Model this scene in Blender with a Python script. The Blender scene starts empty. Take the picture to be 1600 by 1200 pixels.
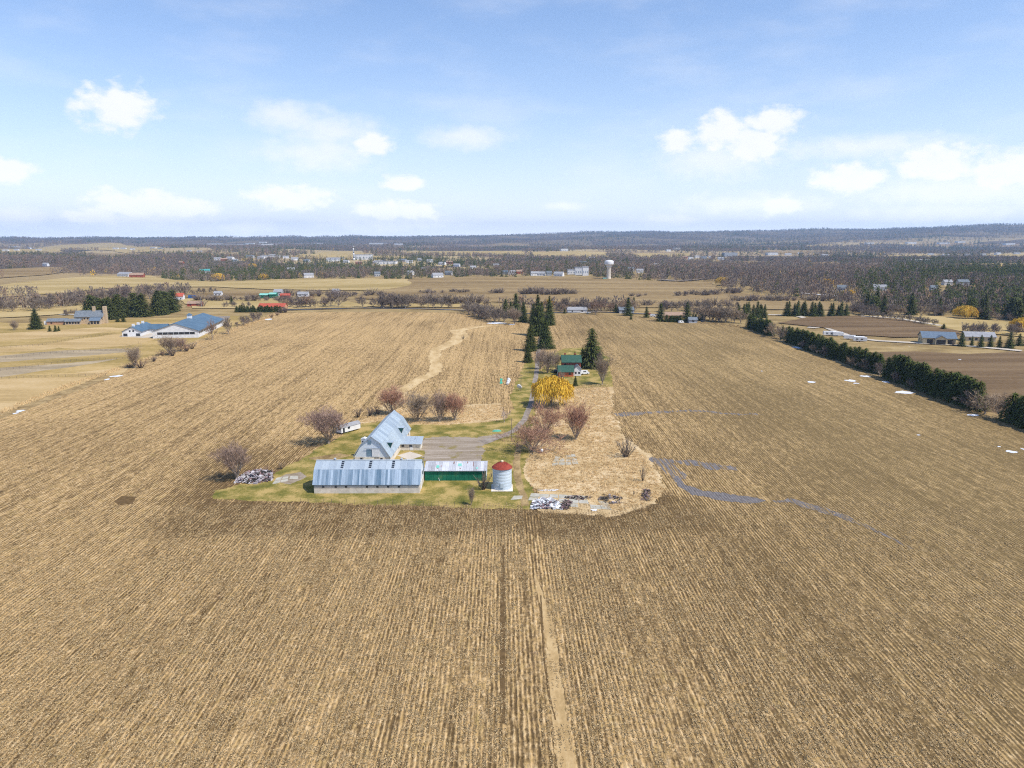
import bpy, bmesh, math, random
import numpy as np
from mathutils import Vector, Matrix, geometry
rad = math.radians
scene = bpy.context.scene
COL = scene.collection

# ------------------------------------------------------------------ camera
F = 1109.0; PITCH = math.atan(226 / F); YAW = math.atan(15 / F); CAMH = 70.0
cam_d = bpy.data.cameras.new('camera'); cam = bpy.data.objects.new('camera', cam_d); COL.objects.link(cam)
cam_d.sensor_width = 36; cam_d.lens = F / 1600 * 36; cam_d.clip_start = 1; cam_d.clip_end = 80000
cam.location = (0, 0, CAMH); cam.rotation_euler = (rad(90) - PITCH, 0, -YAW)
scene.camera = cam
# ------------------------------------------------------------------ light
SUN_EL, SUN_AZ = rad(54), rad(119)      # azimuth clockwise from +Y: sun on the right, a little behind the camera
scene.view_settings.view_transform = 'Standard'; scene.view_settings.look = 'None'
scene.view_settings.exposure = 0.24; scene.view_settings.gamma = 1.0; scene.view_settings.use_curve_mapping = False
sun_d = bpy.data.lights.new('sun', 'SUN'); sun = bpy.data.objects.new('sun', sun_d); COL.objects.link(sun)
sun_d.energy = 4.3; sun_d.angle = rad(0.5); sun_d.color = (1.0, 0.94, 0.84)
sdir = Vector((math.sin(SUN_AZ) * math.cos(SUN_EL), math.cos(SUN_AZ) * math.cos(SUN_EL), math.sin(SUN_EL)))
sun.rotation_euler = sdir.to_track_quat('Z', 'Y').to_euler(); sun.location = (0, 0, 200)
world = bpy.data.worlds.new('World'); scene.world = world; world.use_nodes = True
SKY_STRENGTH = 0.15
scene.cycles.use_denoising = False; scene.cycles.filter_width = 1.15
scene.cycles.max_bounces = 6; scene.cycles.diffuse_bounces = 2; scene.cycles.glossy_bounces = 2
scene.cycles.transparent_max_bounces = 8; scene.cycles.volume_bounces = 0

# ------------------------------------------------------------------ pixel of the photograph -> direction / ground
def pdir(px, py):
    x = (px - 800) / F; v = -(py - 600) / F
    a = (x, math.cos(PITCH) + v * math.sin(PITCH), -math.sin(PITCH) + v * math.cos(PITCH))
    return (a[0] * math.cos(YAW) + a[1] * math.sin(YAW), -a[0] * math.sin(YAW) + a[1] * math.cos(YAW), a[2])
def sm(a, b, x):
    t = np.clip((x - a) / (b - a), 0, 1); return t * t * (3 - 2 * t)
RIDGE_AZ = np.radians([-60, -40, -34, -26, -14, -6, 2, 8, 16, 24, 30, 36, 45, 60])
RIDGE_H = np.array([110, 95, 80, 85, 100, 112, 150, 185, 200, 225, 250, 268, 270, 260.])
def hgt(x, y):
    x = np.asarray(x, float); y = np.asarray(y, float)
    d = np.hypot(x, y); az = np.arctan2(x, y)
    und = 3.2 * np.sin(x / 210 + 1.3) * np.sin(y / 260 + .4) + 2.2 * np.sin(x / 97 + y / 131) + 5 * np.sin(x / 620 - y / 540 + 2)
    h = sm(700, 1300, d) * und * (1 + sm(3000, 9000, d) * 1.6)
    h = h + 9 * np.exp(-((x - 60) / 330) ** 2 - ((y - 1330) / 260) ** 2)
    h = h + 22 * np.exp(-((x + 1500) / 700) ** 2 - ((y - 4300) / 600) ** 2)
    R = np.interp(az, RIDGE_AZ, RIDGE_H)
    big = .5 + .5 * np.sin(az * 23 + d / 900) * np.sin(d / 1300 + az * 9)
    bump = .6 * np.sin(az * 61 + 1) + .4 * np.sin(az * 143 + d / 700)
    h = h + sm(5000, 12500, d) * R * (.86 + .10 * big) + sm(6500, 11000, d) * bump * 7
    h = h - sm(13000, 15500, d) * R * .3
    return h
def G(px, py):
    d = pdir(px, py)
    if d[2] < -1e-4:
        t = -CAMH / d[2]
        if t < 680: return (d[0] * t, d[1] * t)
    ts = 600 * 1.004 ** np.arange(0, 860)
    X, Y = d[0] * ts, d[1] * ts
    below = CAMH + d[2] * ts < hgt(X, Y)
    i = int(np.argmax(below)) if below.any() else len(ts) - 1
    return (float(X[i]), float(Y[i]))
def H(x, y): return float(hgt(x, y))
def GP(pts): return [G(*p) for p in pts]

# ------------------------------------------------------------------ object helpers
def tag(o, label=None, cat=None, group=None, kind=None):
    if label: o['label'] = label
    if cat: o['category'] = cat
    if group: o['group'] = group
    if kind: o['kind'] = kind
    return o
def thing(name, label, cat, loc=(0, 0, 0), rot=0.0, group=None):
    o = bpy.data.objects.new(name, None); COL.objects.link(o)
    o.empty_display_size = .5; o.location = loc; o.rotation_euler = (0, 0, rot)
    return tag(o, label, cat, group)
def link(name, me, parent=None):
    o = bpy.data.objects.new(name, me); COL.objects.link(o)
    if parent is not None: o.parent = parent
    return o
class MB:
    """collects verts and faces of ONE mesh"""
    def __init__(s): s.v = []; s.f = []; s.m = []
    def add(s, vs, fs, mi=0):
        b = len(s.v); s.v += [tuple(v) for v in vs]; s.f += [tuple(b + i for i in f) for f in fs]; s.m += [mi] * len(fs); return s
    def box(s, x0, x1, y0, y1, z0, z1, mi=0):
        return s.add([(x0, y0, z0), (x1, y0, z0), (x1, y1, z0), (x0, y1, z0), (x0, y0, z1), (x1, y0, z1), (x1, y1, z1), (x0, y1, z1)],
                     [(0, 3, 2, 1), (4, 5, 6, 7), (0, 1, 5, 4), (1, 2, 6, 5), (2, 3, 7, 6), (3, 0, 4, 7)], mi)
    def prism(s, prof, a, b, axis='x', mi=0):
        """closed profile (2-D list) extruded from a to b along axis x (prof = y,z) or y (prof = x,z)"""
        n = len(prof)
        g = (lambda t, p: (t, p[0], p[1])) if axis == 'x' else (lambda t, p: (p[0], t, p[1]))
        vs = [g(a, p) for p in prof] + [g(b, p) for p in prof]
        fs = [tuple(range(n)), tuple(range(2 * n - 1, n - 1, -1))] + [(i, i + n, (i + 1) % n + n, (i + 1) % n) for i in range(n)]
        return s.add(vs, fs, mi)
    def slab(s, p0, p1, q1, q0, th, mi=0):
        """a quad given thickness along its normal"""
        P = [Vector(p) for p in (p0, p1, q1, q0)]
        n = (P[1] - P[0]).cross(P[3] - P[0]).normalized() * th
        vs = [tuple(p) for p in P] + [tuple(p + n) for p in P]
        return s.add(vs, [(3, 2, 1, 0), (4, 5, 6, 7), (0, 1, 5, 4), (1, 2, 6, 5), (2, 3, 7, 6), (3, 0, 4, 7)], mi)
    def tube(s, p0, p1, r0, r1, n=5, mi=0):
        p0 = Vector(p0); p1 = Vector(p1); d = (p1 - p0)
        if d.length < 1e-6: return s
        d.normalize(); u = d.orthogonal().normalized(); w = d.cross(u)
        vs = []
        for p, r in ((p0, r0), (p1, r1)):
            for k in range(n):
                a = 2 * math.pi * k / n; vs.append(p + (u * math.cos(a) + w * math.sin(a)) * r)
        return s.add(vs, [(i, (i + 1) % n, (i + 1) % n + n, i + n) for i in range(n)] + [tuple(range(n - 1, -1, -1)), tuple(range(n, 2 * n))], mi)
    def lathe(s, prof, n=24, cx=0, cy=0, mi=0):
        """profile (r,z) spun round z"""
        b = len(s.v); k = len(prof)
        for r, z in prof:
            for i in range(n):
                a = 2 * math.pi * i / n; s.v.append((cx + r * math.cos(a), cy + r * math.sin(a), z))
        for j in range(k - 1):
            for i in range(n):
                s.f.append((b + j * n + i, b + j * n + (i + 1) % n, b + (j + 1) * n + (i + 1) % n, b + (j + 1) * n + i)); s.m.append(mi)
        s.f.append(tuple(b + i for i in range(n - 1, -1, -1))); s.m.append(mi)
        s.f.append(tuple(b + (k - 1) * n + i for i in range(n))); s.m.append(mi)
        return s
    def mesh(s, name, mats, smooth=False):
        me = bpy.data.meshes.new(name); me.from_pydata(s.v, [], s.f)
        for m in (mats if isinstance(mats, (list, tuple)) else [mats]): me.materials.append(m)
        if any(s.m): me.polygons.foreach_set('material_index', s.m)
        if smooth: me.polygons.foreach_set('use_smooth', [True] * len(s.f))
        me.update(); return me
    def build(s, name, mats, parent=None, smooth=False): return link(name, s.mesh(name, mats, smooth), parent)
def ordinal(i):
    w = ['first', 'second', 'third', 'fourth', 'fifth', 'sixth', 'seventh', 'eighth', 'ninth', 'tenth', 'eleventh', 'twelfth']
    if i < 12: return w[i]
    n = i + 1; return '%d%s' % (n, 'th' if 10 < n % 100 < 20 else {1: 'st', 2: 'nd', 3: 'rd'}.get(n % 10, 'th'))

# ------------------------------------------------------------------ material helpers
class NT:
    def __init__(s, name):
        s.mat = bpy.data.materials.new(name); s.mat.use_nodes = True; s.t = s.mat.node_tree; s.n = s.t.nodes
        s.b = s.n['Principled BSDF']; s.b.inputs['Specular IOR Level'].default_value = .04; s.b.inputs['Roughness'].default_value = .9
        s._o = None
    def new(s, t, **k):
        n = s.n.new(t)
        for a, b in k.items(): setattr(n, a, b)
        return n
    def set(s, sock, v):
        if isinstance(v, bpy.types.NodeSocket): s.t.links.new(v, sock)
        elif v is not None:
            if isinstance(v, (tuple, list)) and len(v) == 3 and sock.type == 'RGBA': v = (*v, 1)
            sock.default_value = v
    def obj(s):
        if s._o is None: s._o = s.new('ShaderNodeTexCoord').outputs['Object']
        return s._o
    def scl(s, v, vec):
        n = s.new('ShaderNodeVectorMath', operation='MULTIPLY'); s.set(n.inputs[0], v); n.inputs[1].default_value = vec; return n.outputs[0]
    def noise(s, scale=(1, 1, 1), detail=3, rough=.55, v=None, dist=0):
        n = s.new('ShaderNodeTexNoise'); n.inputs['Scale'].default_value = 1; n.inputs['Detail'].default_value = detail
        n.inputs['Roughness'].default_value = rough; n.inputs['Distortion'].default_value = dist
        if not isinstance(scale, (tuple, list)): scale = (scale,) * 3
        s.set(n.inputs['Vector'], s.scl(v if v is not None else s.obj(), scale)); return n.outputs['Fac']
    def m(s, op, a, b=0.0, c=None, clamp=False):
        n = s.new('ShaderNodeMath', operation=op); n.use_clamp = clamp; s.set(n.inputs[0], a); s.set(n.inputs[1], b)
        if c is not None: s.set(n.inputs[2], c)
        return n.outputs[0]
    def ss(s, x, a, b):
        n = s.new('ShaderNodeMapRange', interpolation_type='SMOOTHSTEP'); s.set(n.inputs[0], x); n.inputs[1].default_value = a; n.inputs[2].default_value = b; return n.outputs[0]
    def ramp(s, x, stops, interp='LINEAR'):
        n = s.new('ShaderNodeValToRGB'); r = n.color_ramp; r.interpolation = interp
        while len(r.elements) < len(stops): r.elements.new(.5)
        for e, (p, c) in zip(r.elements, stops): e.position = p; e.color = (*c, 1)
        s.set(n.inputs[0], x); return n.outputs[0]
    def mix(s, f, a, b, mode='MIX'):
        n = s.new('ShaderNodeMix', data_type='RGBA', blend_type=mode); s.set(n.inputs[0], f); s.set(n.inputs[6], a); s.set(n.inputs[7], b); return n.outputs[2]
    def sep(s, v=None):
        n = s.new('ShaderNodeSeparateXYZ'); s.set(n.inputs[0], v if v is not None else s.obj()); return n.outputs
    def rnd(s): return s.new('ShaderNodeObjectInfo').outputs['Random']
    def bump(s, h, dist=.1, strength=1.0):
        n = s.new('ShaderNodeBump'); n.inputs['Distance'].default_value = dist; n.inputs['Strength'].default_value = strength
        s.set(n.inputs['Height'], h); s.t.links.new(n.outputs[0], s.b.inputs['Normal'])
    def out(s, col, rough=None, metal=None, spec=None):
        s.set(s.b.inputs['Base Color'], col); s.set(s.b.inputs['Roughness'], rough); s.set(s.b.inputs['Metallic'], metal); s.set(s.b.inputs['Specular IOR Level'], spec)
        return s.mat
def simple(name, c1, c2=None, scale=1.0, rough=.8, metal=None, vary=.0, bump=0, spec=None, detail=4, lo=.35, hi=.65):
    t = NT(name); c2 = c2 or tuple(x * .8 for x in c1)
    col = t.ramp(t.noise(scale, detail), [(lo, c2), (hi, c1)])
    if vary:
        k = t.m('MULTIPLY_ADD', t.rnd(), vary, 1 - vary / 2)
        g = t.new('ShaderNodeCombineXYZ'); [t.set(g.inputs[i], k) for i in range(3)]
        col = t.mix(1.0, col, g.outputs[0], 'MULTIPLY')
    if bump: t.bump(t.noise(scale if not isinstance(scale, (int, float)) else scale * 3, 3), bump)
    return t.out(col, rough, metal, spec)
# ------------------------------------------------------------------ sky with its clouds (world) and the hazy air
def build_world():
    nt = world.node_tree; n = nt.nodes; L = nt.links; n.clear()
    def N(t, **k):
        x = n.new(t)
        for a, b in k.items(): setattr(x, a, b)
        return x
    def st(sock, v):
        if isinstance(v, bpy.types.NodeSocket): L.new(v, sock)
        else: sock.default_value = v
    def mt(op, a, b=0., clamp=False):
        x = N('ShaderNodeMath', operation=op); x.use_clamp = clamp; st(x.inputs[0], a); st(x.inputs[1], b); return x.outputs[0]
    def ss(x, a, b):
        r = N('ShaderNodeMapRange', interpolation_type='SMOOTHSTEP'); st(r.inputs[0], x); r.inputs[1].default_value = a; r.inputs[2].default_value = b; return r.outputs[0]
    sky = N('ShaderNodeTexSky', sky_type='NISHITA'); sky.sun_disc = False; sky.sun_elevation = SUN_EL; sky.sun_rotation = SUN_AZ
    sky.air_density = 1.0; sky.dust_density = 0.3; sky.ozone_density = 1.0; sky.altitude = 250
    bg = N('ShaderNodeBackground'); bg.inputs[1].default_value = SKY_STRENGTH; hs = N('ShaderNodeHueSaturation'); hs.inputs['Saturation'].default_value = 1.2; L.new(sky.outputs[0], hs.inputs['Color']); tm = N('ShaderNodeMix', data_type='RGBA', blend_type='MULTIPLY'); tm.inputs[0].default_value = 1.0; tm.inputs[7].default_value = (1.0, .958, 1.03, 1); L.new(hs.outputs[0], tm.inputs[6]); L.new(tm.outputs[2], bg.inputs[0])
    tc = N('ShaderNodeTexCoord'); sp = N('ShaderNodeSeparateXYZ'); L.new(tc.outputs['Generated'], sp.inputs[0])
    az = mt('ARCTAN2', sp.outputs[0], sp.outputs[1]); el = mt('ARCSINE', sp.outputs[2])
    cv = N('ShaderNodeCombineXYZ'); L.new(az, cv.inputs[0]); L.new(el, cv.inputs[1])
    def noise(sx, sy, det, off=0., ro=.55):
        m_ = N('ShaderNodeVectorMath', operation='MULTIPLY_ADD'); L.new(cv.outputs[0], m_.inputs[0]); m_.inputs[1].default_value = (sx, sy, 1); m_.inputs[2].default_value = (off, off, off)
        x = N('ShaderNodeTexNoise'); x.inputs['Scale'].default_value = 1; x.inputs['Detail'].default_value = det; x.inputs['Roughness'].default_value = ro
        L.new(m_.outputs[0], x.inputs['Vector']); return x.outputs['Fac']
    fine = noise(38, 60, 7, 3.1, .58); soft = noise(7, 22, 5, 9.7)
    def blobs(lst):
        acc = None
        for cx, cy, rx, ry in lst:
            d = Vector(pdir(cx, cy)).normalized(); a = math.atan2(d.x, d.y); e = math.asin(d.z)
            s_ = N('ShaderNodeVectorMath', operation='SUBTRACT'); L.new(cv.outputs[0], s_.inputs[0]); s_.inputs[1].default_value = (a, e, 0)
            m_ = N('ShaderNodeVectorMath', operation='MULTIPLY'); L.new(s_.outputs[0], m_.inputs[0]); m_.inputs[1].default_value = (F / rx, F / ry, 0)
            l_ = N('ShaderNodeVectorMath', operation='LENGTH'); L.new(m_.outputs[0], l_.inputs[0])
            v = mt('SUBTRACT', 1.0, l_.outputs['Value'])
            acc = v if acc is None else mt('MAXIMUM', acc, v)
        return acc
    puffs = blobs([(1128, 205, 52, 36), (1062, 222, 44, 24), (1175, 225, 60, 40), (1205, 192, 58, 26), (1330, 280, 66, 30), (1462, 256, 68, 34), (1560, 268, 62, 28), (1600, 262, 55, 32),
                   (455, 308, 80, 22), (220, 320, 90, 26), (290, 326, 60, 20), (150, 338, 50, 14), (627, 286, 38, 16), (600, 330, 56, 22), (645, 330, 52, 20), (15, 266, 42, 22), (185, 168, 62, 36), (1220, 320, 45, 18), (582, 228, 40, 24)])
    veils = blobs([(450, 182, 90, 34), (520, 205, 110, 34), (500, 240, 125, 40), (1120, 250, 130, 40), (1500, 300, 200, 46), (1180, 320, 150, 26), (380, 354, 70, 14), (30, 340, 50, 18), (730, 215, 100, 26),
                   (1480, 330, 170, 24), (230, 345, 160, 20), (610, 350, 160, 16), (1040, 345, 70, 14), (880, 322, 50, 10), (1350, 230, 180, 22)])
    pd = mt('MULTIPLY', ss(mt('ADD', puffs, mt('MULTIPLY', mt('SUBTRACT', fine, .5), 1.7)), -.01, .62), .88)
    vd = mt('MULTIPLY', ss(mt('ADD', veils, mt('MULTIPLY', mt('SUBTRACT', fine, .5), 1.0)), 0, .95), .62)
    gen = mt('MULTIPLY', ss(mt('ADD', mt('MULTIPLY', soft, .75), mt('MULTIPLY', fine, .25)), .56, .74), mt('MULTIPLY', ss(mt('ABSOLUTE', az), .66, .85), ss(el, .0, .06)))
    wisp = mt('MULTIPLY', ss(soft, .42, .8), .2)
    den = mt('MAXIMUM', mt('MAXIMUM', pd, vd), mt('MAXIMUM', mt('MULTIPLY', gen, .7), mt('MULTIPLY', wisp, ss(el, -.01, .03))))
    low = mt('MULTIPLY', mt('EXPONENT', mt('MULTIPLY', mt('MAXIMUM', el, 0.0), -7.0)), .86)      # bright moist air low over the horizon
    lb = N('ShaderNodeBackground'); lb.inputs[0].default_value = (.75, .82, .98, 1); st(lb.inputs[1], mt('ADD', 1.04, mt('MULTIPLY', 1.1, mt('EXPONENT', mt('MULTIPLY', mt('MAXIMUM', el, 0.0), -28.0)))))
    m0 = N('ShaderNodeMixShader'); L.new(low, m0.inputs[0]); L.new(bg.outputs[0], m0.inputs[1]); L.new(lb.outputs[0], m0.inputs[2])
    cb = N('ShaderNodeBackground'); st(cb.inputs[1], mt('ADD', .98, mt('MULTIPLY', 1.2, mt('EXPONENT', mt('MULTIPLY', mt('MAXIMUM', el, 0.0), -28.0)))))
    mx = N('ShaderNodeMix', data_type='RGBA'); L.new(fine, mx.inputs[0]); mx.inputs[6].default_value = (.90, .92, .98, 1); mx.inputs[7].default_value = (1.02, 1.0, .99, 1)
    L.new(mx.outputs[2], cb.inputs[0])
    ms = N('ShaderNodeMixShader'); L.new(den, ms.inputs[0]); L.new(m0.outputs[0], ms.inputs[1]); L.new(cb.outputs[0], ms.inputs[2])
    o = N('ShaderNodeOutputWorld'); L.new(ms.outputs[0], o.inputs[0])
build_world()
HAZE = 7e-5
def build_haze():
    m = bpy.data.materials.new('haze_air'); m.use_nodes = True; n = m.node_tree.nodes; n.clear()
    v = n.new('ShaderNodeVolumePrincipled'); v.inputs['Color'].default_value = (.52, .73, 1.0, 1); v.inputs['Density'].default_value = HAZE; v.inputs['Anisotropy'].default_value = .2
    o = n.new('ShaderNodeOutputMaterial'); m.node_tree.links.new(v.outputs[0], o.inputs['Volume'])
    b = MB().box(-15800, 15800, -15800, 15800, -31, 420); ob = b.build('haze', m)
    tag(ob, 'thin blue haze filling the air over the whole countryside', 'haze', kind='stuff')
build_haze()
# ------------------------------------------------------------------ ground materials
def corn_mat(name, rowdir='y', soil=.0, hue=0, side=True, wet=0.0):
    """maize stubble: pale leaf litter lying in rows over brown soil"""
    t = NT(name); o = t.sep(); X, Y = o[0], o[1]
    a, b = (X, Y) if rowdir == 'y' else (Y, X)
    w = t.m('MULTIPLY', t.m('SUBTRACT', t.noise((.006, .006, .006), 2), .5), 5.0)
    far = t.ss(Y, 330, 620)
    a2 = t.m('ADD', a, t.m('MULTIPLY', w, far))
    cv = t.new('ShaderNodeCombineXYZ'); t.set(cv.inputs[0], a2); t.set(cv.inputs[1], b); V = cv.outputs[0]
    row = t.m('MULTIPLY', t.m('SINE', t.m('MULTIPLY', t.m('ADD', a2, t.m('MULTIPLY', t.noise((.3, .3, .3), 2), .5)), 2 * math.pi / .76)), t.m('SUBTRACT', 1.0, t.m('MULTIPLY', t.ss(Y, 170, 330), .7)))
    speck = t.noise((1.9, 1.3, 1), 6, .72, V)
    dash = t.noise((1.5, .22, 1), 4, .65, V)
    streak = t.noise((.55, .018, 1), 3, .65, V)
    pas = t.noise((.17, .004, 1), 3, .6, V)
    patch = t.noise((.022, .012, 1), 4, .6); lines = t.m('POWER', t.m('ABSOLUTE', t.m('SINE', t.m('MULTIPLY', a2, math.pi / 9.12))), 40.0)
    c = t.m('MULTIPLY_ADD', row, t.m('MULTIPLY', t.ss(t.noise((.09, .03, 1), 3), .3, .6), .085), t.m('MULTIPLY', speck, .62))
    c = t.m('MULTIPLY_ADD', dash, .62, c); c = t.m('MULTIPLY_ADD', streak, .30, c); c = t.m('MULTIPLY_ADD', pas, .13, c); c = t.m('MULTIPLY_ADD', patch, .2, c)
    # left half carries more straw than the right half
    c = t.m('MULTIPLY_ADD', t.m('MULTIPLY', lines, t.ss(t.noise((.4, .012, 1), 3, .7), .42, .7)), -.07, c)
    if side:
        lr = t.m('MULTIPLY', t.ss(X, -30, 110), -.065); c = t.m('ADD', c, lr)
        c = t.m('ADD', c, t.m('MULTIPLY', t.ss(Y, 200, 420), .035))
    c = t.m('SUBTRACT', c, .435 + soil)
    if side:
        jn = t.m('MULTIPLY', t.m('SUBTRACT', t.noise(.12, 4, .6), .5), 14.0); Yn = t.m('ADD', Y, jn); Xn = t.m('ADD', X, jn)
        box = lambda v, a_, b_, c_, d_: t.m('SUBTRACT', t.ss(v, a_, b_), t.ss(v, c_, d_))
        m1 = t.m('MULTIPLY', box(Yn, 157, 165, 183, 187), box(Xn, -92, -76, 44, 60)); m2 = t.m('MULTIPLY', box(Xn, -100, -90, -72, -60), box(Y, 176, 186, 222, 250))
        c = t.m('SUBTRACT', c, t.m('MULTIPLY', t.m('MAXIMUM', m1, t.m('MULTIPLY', m2, .7)), .105))
    straw = t.ramp(t.noise((1.1, .7, 1), 3, .6), [(.3, (.42, .275, .105)), (.5, (.54, .36, .165)), (.68, (.66, .48, .26))])
    grn = t.noise((.35, .2, 1), 4, .7)
    straw = t.mix(t.m('MULTIPLY', t.ss(grn, .5, .72), .45), straw, (.30, .23, .075))
    sl = t.ramp(t.noise((1.3, .8, 1), 3), [(.35, (.095, .06, .026)), (.65, (.17, .11, .05))])
    mid = t.mix(t.ss(c, .365, .635), sl, straw)
    col = t.mix(t.m('MULTIPLY', t.ss(t.noise((.5, .4, 1), 5, .7), .56, .75), .35), mid, (.33, .205, .14))
    col = t.mix(t.m('MULTIPLY', t.ss(t.noise((3.1, 2.1, 1), 2, .8), .66, .78), .6), col, (.70, .55, .34))
    col = t.mix(t.m('MULTIPLY', t.ss(X, 10, 130), .30), col, (.26, .20, .09))
    if wet:
        wd = t.noise((1.2, .05, 1), 4, .7, V)
        f = t.ss(wd, .62 - wet * .4, .72 - wet * .4)
        wc = t.ramp(t.noise((1.5, .5, 1), 4), [(.3, (.12, .105, .095)), (.7, (.22, .20, .195))])
        col = t.mix(f, col, wc)
        t.out(col, t.m('MULTIPLY_ADD', f, -.45, .95))
    h = t.m('MULTIPLY_ADD', row, .25, t.m('MULTIPLY', c, 2.2))
    t.bump(h, .16, .85)
    return t.mat if wet else t.out(col, .95)
def grass_mat(name, a, b, c, s=.12, fine=2.2, stretch=(1, 1, 1), lo=.38, hi=.62, bump=.1):
    t = NT(name)
    big = t.noise((s * stretch[0], s * stretch[1], s), 5, .6)
    fn = t.noise((fine, fine * .7, fine), 4, .65)
    x = t.m('ADD', t.m('MULTIPLY', big, .72), t.m('MULTIPLY', fn, .30))
    col = t.ramp(x, [(lo, a), ((lo + hi) / 2, b), (hi, c)])
    t.bump(fn, bump, .8); return t.out(col, .95)
M_corn = corn_mat('maize_stubble')
M_head = corn_mat('headland_stubble', 'x', soil=.075, side=False)
M_wet = corn_mat('wet_rows', wet=.5); M_wet2 = corn_mat('wet_channel', wet=.86)
M_lawn = grass_mat('lawn_grass', (.095, .105, .024), (.205, .175, .045), (.42, .305, .115), .16, 2.0, lo=.36, hi=.60)
M_straw = grass_mat('dead_meadow_grass', (.34, .24, .115), (.51, .37, .195), (.67, .52, .32), .10, 1.3, bump=.3, lo=.33, hi=.66)
M_verge = grass_mat('dead_verge_grass', (.17, .115, .05), (.30, .21, .10), (.44, .32, .155), .15, 1.2, bump=.3)
M_waterway = grass_mat('waterway_grass', (.40, .275, .125), (.52, .37, .185), (.62, .47, .26), .2, 1.2, stretch=(1, .3, 1))
M_waterway2 = grass_mat('furrow_grass', (.33, .225, .10), (.44, .30, .14), (.54, .39, .20), .3, 1.4, stretch=(1, .3, 1))
M_past = grass_mat('pasture_grass', (.22, .165, .05), (.345, .245, .09), (.48, .34, .15), .016, .35, stretch=(.45, 2.2, 1), lo=.36, hi=.62)
M_pastd = grass_mat('trodden_paddock', (.25, .20, .13), (.35, .275, .175), (.45, .355, .225), .04, .6, stretch=(.4, 2, 1))
M_sandp = grass_mat('sandy_paddock', (.36, .25, .11), (.46, .325, .15), (.54, .395, .21), .03, .6, stretch=(.4, 2, 1))
M_fieldtan = grass_mat('tan_hay_field', (.32, .235, .09), (.40, .295, .125), (.47, .355, .17), .006, .05, stretch=(.5, 3, 1))
M_fieldbrown = grass_mat('brown_stubble_field', (.19, .13, .06), (.26, .18, .085), (.34, .245, .12), .007, .12, stretch=(.3, 3, 1))
M_fielddark = grass_mat('dark_bare_field', (.12, .078, .042), (.17, .112, .06), (.22, .15, .082), .02, .5, stretch=(.3, 3, 1))
def yard_mat():
    t = NT('farmyard_gravel_mix'); a = t.noise(.16, 5, .65); f = t.noise(1.9, 4, .65); sy = t.noise((.06, .5, 1), 4, .6)
    col = t.ramp(t.m('MULTIPLY_ADD', f, .4, t.m('MULTIPLY', sy, .6)), [(.36, (.20, .155, .105)), (.5, (.30, .245, .185)), (.64, (.41, .35, .29))])
    col = t.mix(t.ss(a, .54, .66), col, (.23, .185, .07)); t.bump(f, .04, .8); return t.out(col, .95)
M_yard = yard_mat()
M_gravel = grass_mat('farmyard_gravel', (.20, .155, .10), (.29, .235, .175), (.38, .32, .26), .13, 1.8, bump=.03)
M_drive = grass_mat('driveway_gravel', (.17, .13, .10), (.255, .215, .175), (.34, .295, .25), .3, 1.5, bump=.03)
M_pale = simple('pale_gravel', (.58, .52, .44), (.44, .38, .30), .08, .95)
M_road = simple('asphalt_road', (.16, .155, .16), (.10, .10, .105), .05, .9)
M_snow = simple('old_snow', (.76, .78, .82), (.60, .62, .66), .6, .6, bump=.05)
M_soil = simple('bare_soil', (.17, .108, .05), (.10, .064, .028), .9, .95, bump=.08)
M_conc = simple('weathered_concrete', (.50, .47, .40), (.36, .34, .27), .5, .9, bump=.02)
def land_mat():
    t = NT('countryside_land'); o = t.obj()
    patch = t.new('ShaderNodeTexVoronoi'); patch.inputs['Scale'].default_value = 1; t.set(patch.inputs['Vector'], t.scl(o, (.0011, .0016, 0)))
    sx = t.sep(patch.outputs['Color'])
    d = t.noise((.0009, .0009, 0), 4)
    wood = t.ramp(t.noise((.01, .01, 0), 6, .7), [(.3, (.085, .085, .045)), (.5, (.13, .095, .072)), (.7, (.17, .125, .10))])
    con = t.ss(t.noise((.0022, .0030, 0), 5, .65), .56, .64)
    wood = t.mix(t.m('MULTIPLY', con, .8), wood, (.045, .062, .03))
    fld = t.ramp(sx[1], [(.0, (.34, .25, .13)), (.5, (.44, .34, .18)), (1, (.25, .17, .10))])
    f = t.m('MULTIPLY', t.ss(sx[0], .22, .26), t.m('SUBTRACT', 1.0, t.m('MULTIPLY', t.ss(t.sep()[1], 5500, 7500), .75)))
    col = t.mix(f, wood, fld)
    nr = t.sep(); dist = t.m('ADD', t.m('MULTIPLY', nr[1], nr[1]), t.m('MULTIPLY', nr[0], nr[0]))
    close = t.ramp(t.noise((.03, .06, 0), 6, .65), [(.35, (.19, .13, .06)), (.5, (.30, .215, .095)), (.68, (.40, .295, .145))])
    col = t.mix(t.ss(dist, 1100.0 ** 2, 2000.0 ** 2), close, col)
    t.bump(t.noise((.012, .012, 0), 5, .7), 9.0, .55)
    return t.out(col, .97)
M_land = land_mat()

# ------------------------------------------------------------------ the land itself: one sheet to beyond the horizon
def build_ground():
    az = np.concatenate([np.arange(-180, -54, 3.0), np.arange(-54, 54, .36), np.arange(54, 180, 3.0)]); az = np.radians(az)
    r = [0.5, 60, 300, 600]
    while r[-1] < 15200: r.append(r[-1] * 1.016)
    r = np.array(r); A, R = np.meshgrid(az, r)
    X, Y = R * np.sin(A), R * np.cos(A); Z = hgt(X, Y)
    n, k = len(az), len(r)
    v = np.stack([X, Y, Z], -1).reshape(-1, 3)
    i, j = np.meshgrid(np.arange(k - 1), np.arange(n), indexing='ij'); j2 = (j + 1) % n
    f = np.stack([i * n + j, (i + 1) * n + j, (i + 1) * n + j2, i * n + j2], -1).reshape(-1, 4)[:, ::-1]
    me = bpy.data.meshes.new('ground'); me.from_pydata(v.tolist(), [], f.tolist()); me.materials.append(M_land)
    me.polygons.foreach_set('use_smooth', [True] * len(f)); me.update()
    tag(link('ground', me), kind='structure')
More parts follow.
